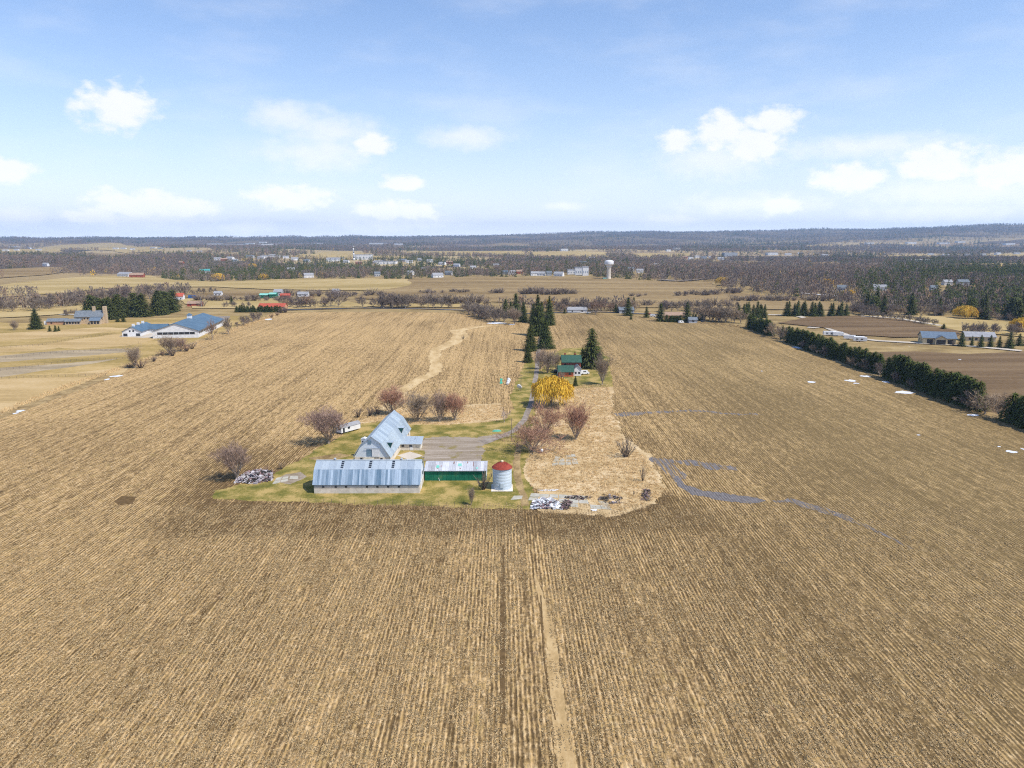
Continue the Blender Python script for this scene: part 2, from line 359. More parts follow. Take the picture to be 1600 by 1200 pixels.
build_ground()

RG = random.Random(7)
def jag(pts, step, amp, ax=1.0, ay=1.0, seed=1, closed=True):
    rg = random.Random(seed); out = []; n = len(pts)
    for i in range(n if closed else n - 1):
        p, q = pts[i], pts[(i + 1) % n]; L = math.hypot(q[0] - p[0], q[1] - p[1]); k = max(1, int(L / step))
        for j in range(k):
            t = j / k; out.append([p[0] + (q[0] - p[0]) * t, p[1] + (q[1] - p[1]) * t])
    if not closed: out.append(list(pts[-1]))
    ph = [rg.uniform(0, 99) for _ in range(8)]
    for p in out:
        x, y = p
        for o, (s, a) in enumerate(((.06, .5), (.19, .3), (.61, .2), (2.1, .16))):
            p[0] += amp * ax * a * math.sin(x * s * 1.3 + y * s + ph[o]); p[1] += amp * ay * a * math.sin(y * s * 1.2 - x * s + ph[o + 4])
        p[0] += rg.uniform(-.2, .2) * amp * ax; p[1] += rg.uniform(-.2, .2) * amp * ay
    return out
def clean(name):
    import re; return re.sub(r'\d+$', '', name)
def flat(name, pts, mat, z, step=1.0, amp=.5, ax=1, ay=1, seed=1, kind='structure', label=None):
    """a flat sheet on level ground, ragged rim"""
    q = jag(pts, step, amp, ax, ay, seed)
    me = bpy.data.meshes.new(name)
    tri = geometry.tessellate_polygon([[Vector((a, b, 0)) for a, b in q]])
    area = sum(q[i - 1][0] * q[i][1] - q[i][0] * q[i - 1][1] for i in range(len(q)))
    fs = []
    for a, b, c in tri:
        s = (q[b][0] - q[a][0]) * (q[c][1] - q[a][1]) - (q[b][1] - q[a][1]) * (q[c][0] - q[a][0])
        fs.append((a, b, c) if s > 0 else (a, c, b))
    me.from_pydata([(a, b, z) for a, b in q], [], fs); me.materials.append(mat); me.update()
    return tag(link(name, me), label, kind=kind)
def path(name, pts, widths, mat, z, step=1.5, amp=.3, seed=1, kind='structure', ax=1, ay=1):
    """a ribbon along a centre line given in pixels of the photograph (level ground)"""
    c = [Vector((*p, 0)) for p in pts]; L = []; R = []
    for i, p in enumerate(c):
        d = (c[min(i + 1, len(c) - 1)] - c[max(i - 1, 0)]).normalized(); n = Vector((-d.y, d.x, 0)); w = widths[i] / 2
        L.append((p + n * w)[:2]); R.append((p - n * w)[:2])
    return flat(name, L + R[::-1], mat, z, step, amp, ax, ay, seed, kind)
def drape(name, wpts, mat, off, step=25., amp=4., seed=1, kind='structure'):
    """a field on rolling ground: constrained triangulation that follows the land"""
    q = jag(wpts, step, amp, seed=seed); xs = [p[0] for p in q]; ys = [p[1] for p in q]
    n = 26; P = np.array(q)
    gx = np.linspace(min(xs), max(xs), n); gy = np.linspace(min(ys), max(ys), n); inner = []
    for a in gx:
        for b in gy:
            if inside(a, b, P): inner.append(Vector((a, b)))
    vs = [Vector(p) for p in q] + inner; es = [(i, (i + 1) % len(q)) for i in range(len(q))]
    r = geometry.delaunay_2d_cdt(vs, es, [], 1, 1e-3)
    vv = np.array([(p[0], p[1]) for p in r[0]]); Z = hgt(vv[:, 0], vv[:, 1]) + off
    fs = [tuple(f) if sum((r[0][f[i - 1]][0] * r[0][f[i]][1] - r[0][f[i]][0] * r[0][f[i - 1]][1]) for i in range(len(f))) > 0 else tuple(f)[::-1] for f in r[2]]
    me = bpy.data.meshes.new(name); me.from_pydata([(a, b, c) for (a, b), c in zip(vv.tolist(), Z.tolist())], [], fs); me.materials.append(mat)
    me.polygons.foreach_set('use_smooth', [True] * len(fs)); me.update()
    return tag(link(name, me), kind=kind)
def inside(x, y, P):
    """x, y scalars or arrays; P (n,2)"""
    x = np.asarray(x); y = np.asarray(y); c = np.zeros(np.broadcast(x, y).shape, bool)
    x1, y1 = P[:, 0], P[:, 1]; x2, y2 = np.roll(x1, -1), np.roll(y1, -1)
    for i in range(len(P)):
        if y1[i] == y2[i]: continue
        c ^= ((y1[i] > y) != (y2[i] > y)) & (x < (x2[i] - x1[i]) * (y - y1[i]) / (y2[i] - y1[i]) + x1[i])
    return c if c.shape else bool(c)

# ---- near fields (level)
fe = GP([(430, 489), (480, 484), (560, 483), (640, 484), (735, 486), (745, 494), (790, 505), (838, 503), (868, 492), (935, 490), (1000, 494), (1060, 505), (1120, 505), (1163, 510)])
flat('corn_field', [(-180, 30), (-190, 200), (-203, 281), (-209, 420), (-216, 600)] + fe + [(196, 560), (196, 400), (196, 257), (196, 30)], M_corn, .02, 6, 1.0, seed=3)
flat('left_pasture', [(-900, 120), (-150, 40), (-190, 200), (-204, 281), (-210, 420), (-217, 600), (-218, 665), (-330, 668), (-700, 668), (-1100, 640)], M_past, .012, 8, 1.0, seed=4)
flat('right_field', [(201, 40), (201, 250), (201, 440)] + GP([(1262, 541), (1330, 551), (1430, 549), (1510, 553), (1598, 549)]) + [(700, 455), (800, 40)], M_fielddark, .012, 8, .8, seed=5)
flat('field_verge', [(194.5, 40), (194.5, 300), (194.5, 575), (201.5, 575), (202.5, 400), (202, 200), (202, 40)], M_verge, .03, 2, 1.4, seed=6)
flat('left_verge', [(-188, 100), (-206, 281), (-212, 420), (-219.5, 600), (-221, 660), (-216, 660), (-214, 600), (-206, 420), (-199, 281), (-180, 100)], M_verge, .03, 2, 1.4, seed=8)
# paddocks on the left
flat('sandy_paddock', GP([(-60, 592), (60, 590), (165, 588), (120, 612), (0, 650), (-80, 668)]), M_sandp, .024, 4, 1.0, seed=9)
for i, (pts, m_) in enumerate([
        ([(0, 556), (90, 548), (190, 544), (212, 549), (120, 557), (0, 566)], M_pastd), ([(0, 575), (120, 566), (190, 560), (150, 568), (60, 580), (0, 590)], M_pastd),
        ([(60, 541), (110, 531), (190, 521), (250, 530), (200, 540), (120, 545)], M_sandp), ([(0, 542), (60, 537), (110, 541), (50, 549), (0, 551)], M_sandp),
        ([(0, 521), (80, 516), (160, 511), (210, 513), (120, 525), (0, 533)], M_sandp), ([(120, 582), (200, 574), (190, 585), (130, 588)], M_sandp)]):
    flat('paddock', GP(pts), m_, .018 + .004 * i, 5, 2.0, seed=20 + i)
flat('barn_forecourt', GP([(186, 526), (222, 519), (262, 521), (262, 526), (225, 528)]), M_pale, .045, 3, .3, seed=31)
flat('barn_back_yard', GP([(322, 499), (338, 494), (360, 494), (354, 503)]), M_drive, .045, 3, .3, seed=32)
# farmstead surfaces
lawn = [(326, 779), (338, 768), (372, 759), (425, 748), (448, 730), (478, 713), (500, 697), (528, 682), (552, 664), (600, 657), (640, 662), (700, 664), (760, 660), (788, 655), (802, 640), (800, 618), (806, 596), (818, 572), (832, 562),
        (848, 566), (842, 600), (838, 640), (828, 668), (832, 690), (824, 718), (822, 742), (834, 768), (842, 782), (832, 799), (700, 793), (560, 787), (480, 784), (330, 781)]
flat('meadow', GP([(826, 664), (850, 612), (880, 600), (952, 598), (960, 642), (976, 690), (1012, 712), (1043, 770), (1030, 787), (990, 800), (960, 807), (834, 800), (838, 770), (818, 742), (820, 700)]), M_straw, .038, .8, 2.0, seed=12)
flat('meadow', GP([(556, 660), (606, 640), (650, 633), (720, 633), (786, 630), (792, 655), (700, 668), (640, 666)]), M_straw, .036, .8, 1.6, seed=13)
flat('lawn', GP(lawn), M_lawn, .046, .7, 1.3, seed=14)
flat('lawn', GP([(842, 604), (846, 578), (858, 556), (880, 545), (910, 543), (952, 558), (957, 604), (905, 607)]), M_lawn, .050, .9, .7, seed=15)
flat('farmyard', GP([(657, 722), (664, 697), (668, 685), (700, 682), (748, 684), (776, 680), (800, 682), (772, 689), (758, 700), (757, 722)]), M_yard, .056, .5, 2.2, seed=16)
path('driveway', GP([(752, 692), (786, 681), (806, 672), (820, 655), (828, 635), (834, 610), (838, 585), (840, 560), (844, 530), (849, 505), (852, 492)]), [5, 2.8, 2.5, 2.4, 2.4, 2.4, 2.4, 2.6, 2.6, 2.6, 2.6], M_drive, .062, 1.2, .25, seed=17)
path('grass_wheel_track', GP([(812, 690), (806, 720), (812, 750), (822, 790)]), [2, 2.2, 2.2, 2], M_verge, .060, 1.2, .6, seed=18)
flat('worn_patch', GP([(430, 752), (447, 742), (470, 738), (480, 745), (455, 757)]), M_gravel, .054, .8, .5, seed=19)
flat('worn_patch', GP([(480, 716), (530, 708), (548, 712), (505, 722)]), M_verge, .055, .8, .5, seed=35)
flat('worn_patch', GP([(622, 712), (640, 706), (660, 712), (640, 719)]), M_pale, .058, .8, .5, seed=36)
# waterways of dead grass through the stubble
path('grass_waterway', GP([(598, 640), (625, 615), (650, 598), (680, 580), (678, 560), (684, 546), (706, 536), (722, 524), (716, 516), (742, 511), (790, 507)]), [7, 6.5, 6.5, 6.5, 7, 7.5, 9, 12, 11, 6, 4], M_waterway, .03, 2, 1.5, seed=41)
path('grass_waterway', GP([(836, 894), (843, 925), (850, 950), (856, 985), (861, 1030), (868, 1080), (876, 1140), (885, 1200), (897, 1290)]), [.3, .9, 1.5, 1.7, 2.0, 2.3, 2.5, 2.7, 2.8], M_waterway2, .03, .6, .5, seed=42)
path('ditch', GP([(845, 930), (848, 985), (852, 1040), (859, 1090), (868, 1125)]), [.25, .3, .32, .35, .2], M_soil, .034, .8, .15, seed=43)
path('bare_wheel_track', GP([(787, 852), (786, 950), (785, 1050), (785, 1130)]), [.8, .95, .9, .7], M_soil, .028, .8, .18, seed=44)
for i, (pts, w) in enumerate([([(962, 650), (1010, 645), (1090, 642), (1185, 647)], [4.0, 3.6, 2.4, 2.0]), ([(1008, 712), (1035, 722), (1060, 745), (1058, 756)], [3, 6.0, 5.2, 2]),
                              ([(1035, 716), (1075, 720), (1110, 728), (1148, 731)], [2.2, 6.0, 6.5, 2.5])]):
    path('wet_strip', GP(pts), w, M_wet, .032 + .003 * i, .8, 1.4, seed=50 + i, ay=2.2, ax=.35)
path('wet_channel', GP([(1054, 742), (1064, 757), (1090, 769), (1140, 776), (1180, 781), (1196, 783)]), [1, 2.6, 4.8, 6.2, 5, .8], M_wet2, .044, .7, 1.2, seed=54, ay=1.5, ax=.5)
path('wet_channel', GP([(1206, 783), (1232, 781), (1280, 795), (1325, 812), (1370, 831), (1430, 862)]), [.6, 3.4, 4.2, 2.6, 1.5, .3], M_wet, .048, .7, 1.1, seed=55, ay=1.5, ax=.5)
flat('bare_patch', GP([(178, 784), (190, 775), (215, 777), (208, 788), (184, 790)]), M_soil, .03, .8, .6, seed=56)
# snow patches
for i, (x, y, w, h) in enumerate([(1268, 597, 14, 3), (1330, 595, 22, 4), (1338, 599, 10, 2), (1385, 597, 12, 3), (1412, 613, 38, 5), (1520, 649, 22, 4), (1580, 706, 18, 5), (1561, 698, 6, 2), (1598, 702, 8, 4), (1248, 543, 22, 4), (1352, 588, 16, 3),
                                  (182, 588, 18, 4), (167, 593, 9, 3), (32, 642, 14, 4), (25, 646, 9, 3), (775, 505, 32, 3), (800, 507, 12, 2), (856, 766, 34, 4), (928, 797, 14, 4), (1190, 580, 4, 1), (1500, 562, 6, 1), (1435, 680, 7, 1.6), (420, 499, 10, 3), (1420, 541, 1, 1)]):
    cx, cy = G(x, y); x0 = G(x - w / 2, y)[0]; x1 = G(x + w / 2, y)[0]; y0 = G(x, y + h / 2)[1]; y1 = G(x, y - h / 2)[1]
    rx, ry = (x1 - x0) / 2, (y1 - y0) / 2; rg = random.Random(i)
    pts = [(cx + rx * math.cos(a) * rg.uniform(.5, 1.15), cy + ry * math.sin(a) * rg.uniform(.5, 1.15)) for a in [k * 2 * math.pi / 14 for k in range(14)]]
    flat('snow_patch', pts, M_snow, .07 + .002 * i, 1, .2, seed=70 + i)
# ---- far fields (rolling)
FAR = [('hay_field', [(-60, 452), (0, 446), (130, 433), (235, 431), (262, 437), (330, 441), (430, 437), (560, 436), (640, 437), (640, 447), (590, 455), (430, 453), (330, 449), (200, 449), (100, 459), (0, 465), (-60, 470)], M_fieldtan),
       ('hill_field', [(552, 466), (600, 446), (645, 436), (760, 433), (850, 434), (945, 434), (1030, 441), (1112, 441), (1120, 450), (1150, 458), (1240, 466), (1330, 480), (1345, 486), (1160, 484), (1000, 481), (870, 478), (760, 472), (640, 475)], M_fieldbrown),
       ('meadow_strip', [(620, 481), (640, 470), (760, 462), (790, 466), (740, 481)], M_fieldtan), ('hay_field', [(-60, 486), (0, 480), (100, 476), (150, 472), (150, 482), (90, 493), (0, 498), (-60, 502)], M_fieldtan),
       ('hay_field', [(280, 470), (330, 462), (440, 466), (520, 470), (600, 478), (560, 482), (440, 484), (300, 482)], M_fieldtan), ('brown_field', [(280, 463), (330, 456), (400, 455), (440, 460), (380, 465), (330, 470)], M_fieldbrown),
       ('brown_field', [(1215, 505), (1262, 496), (1352, 494), (1420, 500), (1480, 510), (1500, 516), (1490, 527), (1400, 528), (1330, 525), (1300, 514)], M_fielddark),
       ('orchard_grass', [(1340, 493), (1440, 494), (1520, 500), (1620, 506), (1620, 530), (1500, 518), (1420, 502)], M_fieldtan),
       ('hay_field', [(-80, 393), (0, 392), (60, 388), (110, 382), (190, 381), (250, 386), (260, 392), (200, 396), (150, 391), (95, 392), (95, 399), (0, 400), (-80, 402)], M_fieldtan),
       ('hay_field', [(120, 395), (200, 397), (330, 391), (330, 396), (240, 399), (175, 406), (140, 402)], M_fieldbrown), ('hay_field', [(-60, 426), (0, 421), (100, 418), (110, 425), (60, 431), (0, 435)], M_fieldbrown),
       ('hay_field', [(455, 403), (500, 394), (560, 393), (580, 400), (640, 402), (640, 405), (520, 407)], M_fieldtan), ('hay_field', [(625, 394), (700, 393), (815, 392), (820, 399), (720, 400), (630, 399)], M_fieldtan),
       ('hay_field', [(825, 394), (945, 394), (950, 402), (900, 404), (835, 404)], M_fieldtan), ('hay_field', [(972, 401), (1000, 396), (1080, 396), (1080, 400), (1010, 406)], M_fieldtan),
       ('brown_field', [(1105, 412), (1180, 408), (1225, 413), (1180, 417), (1115, 416)], M_fieldbrown), ('hay_field', [(1350, 401), (1430, 398), (1480, 399), (1480, 403), (1400, 405)], M_fieldtan),
       ('hay_field', [(1490, 413), (1600, 412), (1680, 413), (1680, 418), (1500, 418)], M_fieldtan), ('hay_field', [(1520, 402), (1560, 397), (1680, 398), (1680, 408), (1560, 406)], M_fieldtan),
       ('brown_field', [(1260, 412), (1310, 409), (1310, 414), (1270, 417)], M_fieldbrown), ('hay_field', [(1260, 384), (1340, 382), (1342, 385), (1260, 387)], M_fieldtan), ('hay_field', [(1170, 393), (1290, 392), (1330, 394), (1200, 397)], M_fieldbrown)]
FARP = []
for i, (nm, pts, m_) in enumerate(FAR):
    w = GP(pts); FARP.append(np.array(w)); d = sum(math.hypot(*p) for p in w) / len(w)
    drape(nm, w, m_, .35 + d * .0004, step=max(14, d * .018), amp=max(3, d * .004), seed=100 + i)
def lane(name, pts, width, mat, off=.9):
    w = [Vector((*p, 0)) for p in GP(pts)]; mb = MB(); prev = None
    for i in range(len(w) - 1):
        n_ = max(2, int((w[i + 1] - w[i]).length / 12))
        for k in range(n_ + (i == len(w) - 2)):
            p = w[i].lerp(w[i + 1], k / n_); d = (w[i + 1] - w[i]).normalized(); n = Vector((-d.y, d.x, 0)) * width / 2
            a, b = p + n, p - n; mb.v += [(a.x, a.y, H(a.x, a.y) + off), (b.x, b.y, H(b.x, b.y) + off)]
            if prev is not None: q = len(mb.v); mb.f.append((q - 4, q - 2, q - 1, q - 3)[::-1]); mb.m.append(0)
            prev = p
    tag(mb.build(name, mat), kind='structure')
lane('country_road', [(430, 486), (560, 482), (660, 483), (738, 486)], 6, M_road, .5)
lane('country_road', [(-40, 494), (30, 493), (95, 492), (135, 493)], 5, M_pale, .6)
lane('country_road', [(770, 492), (870, 489), (940, 488), (1010, 491), (1100, 497)], 6, M_road, .5)
lane('side_road', [(1200, 492), (1245, 494), (1275, 502), (1292, 508), (1276, 513), (1262, 512)], 7, M_pale, .5)
lane('side_road', [(1292, 512), (1330, 528), (1370, 533), (1440, 537), (1500, 540), (1596, 549)], 7, M_pale, .5)
lane('side_road', [(1345, 495), (1400, 498), (1470, 510)], 6, M_pale, .8)
lane('side_road', [(1250, 459), (1285, 462), (1318, 464)], 8, M_snow, 1.2)
lane('town_road', [(1030, 438), (1062, 440), (1098, 437), (1120, 434)], 16, M_drive, 1.5)
# ------------------------------------------------------------------ trees and shrubs
def bark(name, c): return simple(name, c, tuple(x * .6 for x in c), (3, 3, .8), .95)
def twigm(name, a, b):
    t = NT(name); r = t.rnd(); c = t.mix(t.ss(t.noise(.5, 3), .35, .65), a, b)
    c = t.mix(t.m('MULTIPLY', r, .35), c, (.30, .24, .17)); return t.out(c, .95)
M_bark = bark('grey_bark', (.42, .35, .28)); M_barkw = bark('pale_birch_bark', (.62, .54, .50)); M_barkd = bark('dark_bark', (.13, .10, .08))
M_twg = twigm('grey_brown_twigs', (.38, .29, .21), (.29, .22, .165)); M_twr = twigm('red_brown_twigs', (.50, .26, .165), (.38, .20, .14)); M_twp = twigm('purple_brown_twigs', (.38, .26, .20), (.30, .205, .17))
M_fwg = twigm('far_grey_twigs', (.26, .21, .165), (.19, .155, .125)); M_fwp = twigm('far_purple_twigs', (.235, .18, .155), (.175, .14, .125)); M_fwr = twigm('far_russet_twigs', (.34, .22, .15), (.25, .165, .12))
M_twy = twigm('willow_yellow_twigs', (.84, .54, .07), (.68, .42, .05)); M_two = twigm('tan_twigs', (.42, .31, .20), (.30, .22, .15)); M_twb = twigm('pale_twigs', (.50, .40, .37), (.36, .28, .26))
def leafm(name, a, b, v=.5):
    t = NT(name); c = t.mix(t.ss(t.noise(.9, 3), .35, .65), a, b); c = t.mix(t.m('MULTIPLY', t.rnd(), v), c, (.085, .085, .02)); return t.out(c, .8)
M_spr = leafm('spruce_needles', (.055, .074, .022), (.10, .122, .034)); M_pine = leafm('pine_needles', (.068, .086, .026), (.125, .14, .042)); M_ced = leafm('cedar_foliage', (.055, .078, .018), (.105, .13, .034), .35)
def quad(mb, p, u, w, mi=0): mb.add([p - u - w, p + u - w, p + u + w, p - u + w], [(0, 1, 2, 3)], mi)
def rot_about(v, ax, a): return Matrix.Rotation(a, 3, ax) @ v
def bare_tree(seed, Ht=12., spread=.5, limbs=6, kids=(5, 5, 5), twig=3, tw=.05, trunkf=.18, lean=0, up=.35, rs=1.0):
    """returns (wood MB, twig MB): trunk and limbs / crown of twigs"""
    rg = random.Random(seed); A = MB(); C = MB()
    def seg(m, p, q, r0, r1, n): m.tube(p, q, r0, r1, n)
    def rdir(d, ang):
        a = d.orthogonal().normalized(); a = rot_about(a, d, rg.uniform(0, 6.283)); return rot_about(d, a, ang).normalized()
    def grow(p, d, L, r, lev):
        n = 3 if lev < 2 else 2; q = p; pts = [p]
        for i in range(n):
            d = (d + Vector((rg.uniform(-.22, .22), rg.uniform(-.22, .22), rg.uniform(-.05, .2) + up * .12))).normalized()
            q2 = q + d * (L / n); ra = r * (1 - i / n * .55); rb = r * (1 - (i + 1) / n * .55)
            seg(A if lev < 2 else C, q, q2, ra, rb, 5 if lev == 0 else (4 if lev == 1 else 3)); q = q2; pts.append((q, d, rb))
        if lev < len(kids):
            for k in range(kids[lev]):
                f = .3 + .7 * (k + rg.random()) / kids[lev]; i = min(n, max(1, int(math.ceil(f * n)))); pp, dd, rr = pts[i]
                b = pts[i - 1] if i > 1 else (p, d, r)
                pp = (b[0] if isinstance(b, tuple) else b).lerp(pp, rg.random())
                grow(pp, rdir(dd, rad(rg.uniform(22, 55))), L * rg.uniform(.45, .68), rr * .6, lev + 1)
        else:
            for k in range(twig):
                pp = p.lerp(q, rg.uniform(.2, 1)); dd = rdir(d, rad(rg.uniform(10, 55))) + Vector((0, 0, .15)); ln = L * rg.uniform(.5, 1.0)
                s = dd.cross(Vector((rg.uniform(-1, 1), rg.uniform(-1, 1), rg.uniform(-1, 1)))).normalized() * tw
                C.add([pp - s, pp + s, pp + dd * ln], [(0, 1, 2)])
    th = Ht * trunkf; r0 = Ht * .022 * rs; top = Vector((lean, 0, th)); A.tube((0, 0, -.1), top, r0 * 1.25, r0, 7)
    for k in range(limbs):
        a = 6.283 * (k + rg.random() * .6) / limbs; tilt = rad(rg.uniform(12, 62)) * (spread / .5) if k else rad(5)
        d = Vector((math.sin(tilt) * math.cos(a), math.sin(tilt) * math.sin(a), math.cos(tilt)))
        grow(top - Vector((0, 0, rg.random() * th * .4)), d, Ht * (1 - trunkf) * rg.uniform(.52, .72) * (1 if tilt < .8 else .85), r0 * .55, 0)
    zs = max(v[2] for v in C.v); k = Ht / zs
    for m in (A, C): m.v = [(x * k, y * k, z * k) for x, y, z in m.v]
    return A, C
def bush(seed, Ht=3., stems=26, kids=6, tw=.05, fl=.8):
    rg = random.Random(seed); A = MB(); C = MB()
    for i in range(stems):
        a = rg.uniform(0, 6.283); t = rg.uniform(.05, 1.0) * fl; d = Vector((math.cos(a) * math.sin(t), math.sin(a) * math.sin(t), math.cos(t))); L = Ht * rg.uniform(.7, 1.05)
        p = Vector((math.cos(a), math.sin(a), 0)) * rg.uniform(0, .12) * Ht; m_ = p + d * L * .5; e = m_ + (d + Vector((rg.uniform(-.2, .2), rg.uniform(-.2, .2), .2))).normalized() * L * .5
        A.tube(p - Vector((0, 0, .1)), m_, .018 * Ht, .011 * Ht, 3); C.tube(m_, e, .011 * Ht, .004 * Ht, 3)
        for k in range(kids):
            q = p.lerp(m_, rg.uniform(.5, 1)) if k % 3 == 0 else m_.lerp(e, rg.random()); dd = (d + Vector((rg.uniform(-.8, .8), rg.uniform(-.8, .8), rg.uniform(-.2, .7)))).normalized() * L * rg.uniform(.15, .42)
            s = dd.cross(Vector((rg.uniform(-1, 1), rg.uniform(-1, 1), rg.uniform(-1, 1)))).normalized() * tw; C.add([q - s, q + s, q + dd], [(0, 1, 2)])
    return A, C
def spruce(seed, Ht=16., R=3.2, dens=1.0, base=.06, ragged=.25, leaf=.62, pw=.85):
    rg = random.Random(seed); A = MB(); C = MB(); A.tube((0, 0, -.1), (0, 0, Ht * .93), Ht * .017, .03, 6)
    z = Ht * base
    while z < Ht * .97:
        f = 1 - (z / Ht - base) / (1 - base); r = R * (f ** pw) + .18
        nb = max(4, int(2 * math.pi * r / .95 * dens)); off = rg.random() * 6.28
        for k in range(nb):
            a = off + 6.283 * (k + rg.uniform(-.25, .25)) / nb; L = r * rg.uniform(1 - ragged * 1.6, 1 + ragged * .7); dr = -.25 - .25 * f
            d = Vector((math.cos(a), math.sin(a), dr)); side = Vector((-math.sin(a), math.cos(a), 0))
            n = max(2, int(L / (leaf * 1.1)))
            for j in range(n):
                t = (j + .8) / n; p = Vector((0, 0, z + rg.uniform(-.2, .2))) + d * L * t + side * rg.uniform(-.25, .25) * leaf; p.z += .22 * t * t * L * .6
                u = (d + Vector((0, 0, rg.uniform(-.3, .3)))).normalized() * leaf * rg.uniform(.5, .95); w = (side + Vector((0, 0, rg.uniform(-.7, .7)))).normalized() * leaf * rg.uniform(.28, .5) * (1.15 - .5 * t)
                C.add([p - u - w, p - u + w, p + u * 1.1], [(0, 1, 2)]); q = p - Vector((0, 0, leaf * .3)); C.add([q - u * .7, q + u * .5 + w * .8, q + u * .5 - w * .8], [(0, 1, 2)])
        z += max(.34, leaf * .62) / dens ** .5 * (.7 + .6 * rg.random())
    p = Vector((0, 0, Ht * .96)); C.tube(p, p + Vector((0, 0, Ht * .05)), .12, .01, 3)
    return A, C
def willow(seed, Ht=12., R=7.):
    rg = random.Random(seed); A, C0 = bare_tree(seed, Ht * .92, .62, 6, (5, 4), 2, .05, .2); C = MB(); C.v, C.f, C.m = C0.v, C0.f, C0.m
    for i in range(6500):
        a = rg.uniform(0, 6.283); u = rg.random() ** .5; lob = 1 + .16 * math.sin(a * 5 + seed) ; rr = R * u * lob
        zt = Ht * (.5 + .5 * math.sqrt(max(0, 1 - u * u * .92))) * (1 - .13 * abs(math.sin(a * 3.3 + u * 9))) ; p = Vector((rr * math.cos(a), rr * math.sin(a), zt - rg.random() ** 2 * Ht * .35))
        L = rg.uniform(.7, 2.3); d = Vector((math.cos(a) * .25 + rg.uniform(-.3, .3), math.sin(a) * .25 + rg.uniform(-.3, .3), -1)).normalized() * L
        if p.z + d.z < .8: continue
        s = d.cross(Vector((rg.uniform(-1, 1), rg.uniform(-1, 1), .1))).normalized() * rg.uniform(.07, .17); C.add([p - s, p + s, p + d], [(0, 1, 2)])
    return A, C
class Kind:
    def __init__(s, name, cat, mk, n, wood, leaf, H0, lab):
        s.name, s.cat, s.H0, s.lab = name, cat, H0, lab; s.v = []
        for i in range(n):
            A, C = mk(i); s.v.append((A.mesh('trunk', wood), C.mesh('crown', leaf)))
    def place(s, x, y, Ht, label, group=None, v=None, rot=None, wide=1.0, z=None, parts=True):
        rg = PR; i = rg.randrange(len(s.v)) if v is None else v % len(s.v); k = Ht / s.H0
        o = thing(s.name, label, s.cat, (x, y, H(x, y) if z is None else z), rg.uniform(0, 6.28) if rot is None else rot, group); o.scale = (k * wide, k * wide, k)
        link('trunk', s.v[i][0], o); link('crown', s.v[i][1], o); return o
PR = random.Random(11)
K_hero = {c: Kind('bare_tree', 'tree', lambda i, c=c: bare_tree(40 + i + j * 10, 12, .46, 12, (6, 5, 4), 4, .045, .05 + .05 * i, up=1.2, rs=1.1), 2, M_bark, m, 12, '') for j, (c, m) in enumerate((('grey', M_twg), ('red', M_twr), ('purple', M_twp)))}
K_vase = Kind('bare_tree', 'tree', lambda i: bare_tree(90 + i, 12, .66, 14, (5, 5, 4), 4, .05, .02, up=.7), 2, M_bark, M_twr, 12, '')
K_mid = {c: Kind('bare_tree', 'tree', lambda i, c=c: bare_tree(140 + i + j * 10, 14, .52, 7, (5, 4), 9, .10, .12, up=.8), 3, M_bark, m, 14, '') for j, (c, m) in enumerate((('grey', M_fwg), ('red', M_fwr), ('purple', M_fwp), ('tan', M_two)))}
K_birch = Kind('birch_tree', 'tree', lambda i: bare_tree(200 + i, 9, .3, 5, (4, 4), 4, .045, .1, up=.6), 1, M_barkw, M_twb, 9, '')
K_spr = Kind('spruce_tree', 'tree', lambda i: spruce(300 + i, 18, 4.8 + .3 * i, 1.25, .02, leaf=.72, pw=.75), 3, M_barkd, M_spr, 18, '')
K_pine = Kind('pine_tree', 'tree', lambda i: spruce(330 + i, 18, 5.2, 1.1, .07, .4, .85, .6), 3, M_barkd, M_pine, 18, '')
K_ced = Kind('cedar_tree', 'tree', lambda i: spruce(360 + i, 10, 3.1, 1.15, .0, .2, .66, .45), 4, M_barkd, M_ced, 10, '')
K_sprm = Kind('spruce_tree', 'tree', lambda i: spruce(390 + i, 18, 5.0, .8, .03, .25, 1.05, .75), 3, M_barkd, M_spr, 18, '')
K_pinm = Kind('pine_tree', 'tree', lambda i: spruce(420 + i, 18, 6.2, .9, .03, .35, 1.2, .42), 3, M_barkd, M_pine, 18, '')
K_wil = Kind('willow_tree', 'tree', lambda i: willow(450 + i, 11, 6.8), 1, M_bark, M_twy, 11, '')
K_bush = {c: Kind('bush', 'bush', lambda i: bush(500 + i + j * 9, 3), 3, M_barkd, m, 3, '') for j, (c, m) in enumerate((('grey', M_fwg), ('red', M_fwr), ('purple', M_fwp), ('tan', M_two)))}
# ------------------------------------------------------------------ building materials
def tin(name, c, dark, v=.22, metal=.35, rough=.42, w=.26):
    """ribbed sheet metal, weathered unevenly"""
    t = NT(name); n = t.noise((1.1, .12, .12), 4, .6); r = t.rnd()
    x = t.m('ADD', t.m('MULTIPLY', n, .6), t.m('MULTIPLY', r, .5))
    col = t.ramp(x, [(.25, dark), (.75, c)]); st = t.noise((.35, .9, .9), 4, .7); col = t.mix(t.m('MULTIPLY', t.ss(st, .58, .8), .35), col, (.55, .58, .60))
    return t.out(col, rough, metal, .5)
B_tin = tin('blue_grey_roof_sheet', (.54, .61, .65), (.40, .47, .53)); B_tinL = tin('lower_roof_sheet', (.52, .62, .70), (.14, .23, .31)); B_tinG = tin('gable_sheet', (.72, .77, .82), (.62, .68, .74), metal=.1, rough=.6)
B_silo = tin('galvanised_bin_wall', (.60, .68, .74), (.50, .58, .65), metal=.15, rough=.55)
B_block = simple('cream_block_wall', (.70, .64, .56), (.56, .50, .42), .8, .9, bump=.02); B_blockw = simple('pale_stone_wall', (.80, .74, .64), (.62, .54, .44), .9, .9)
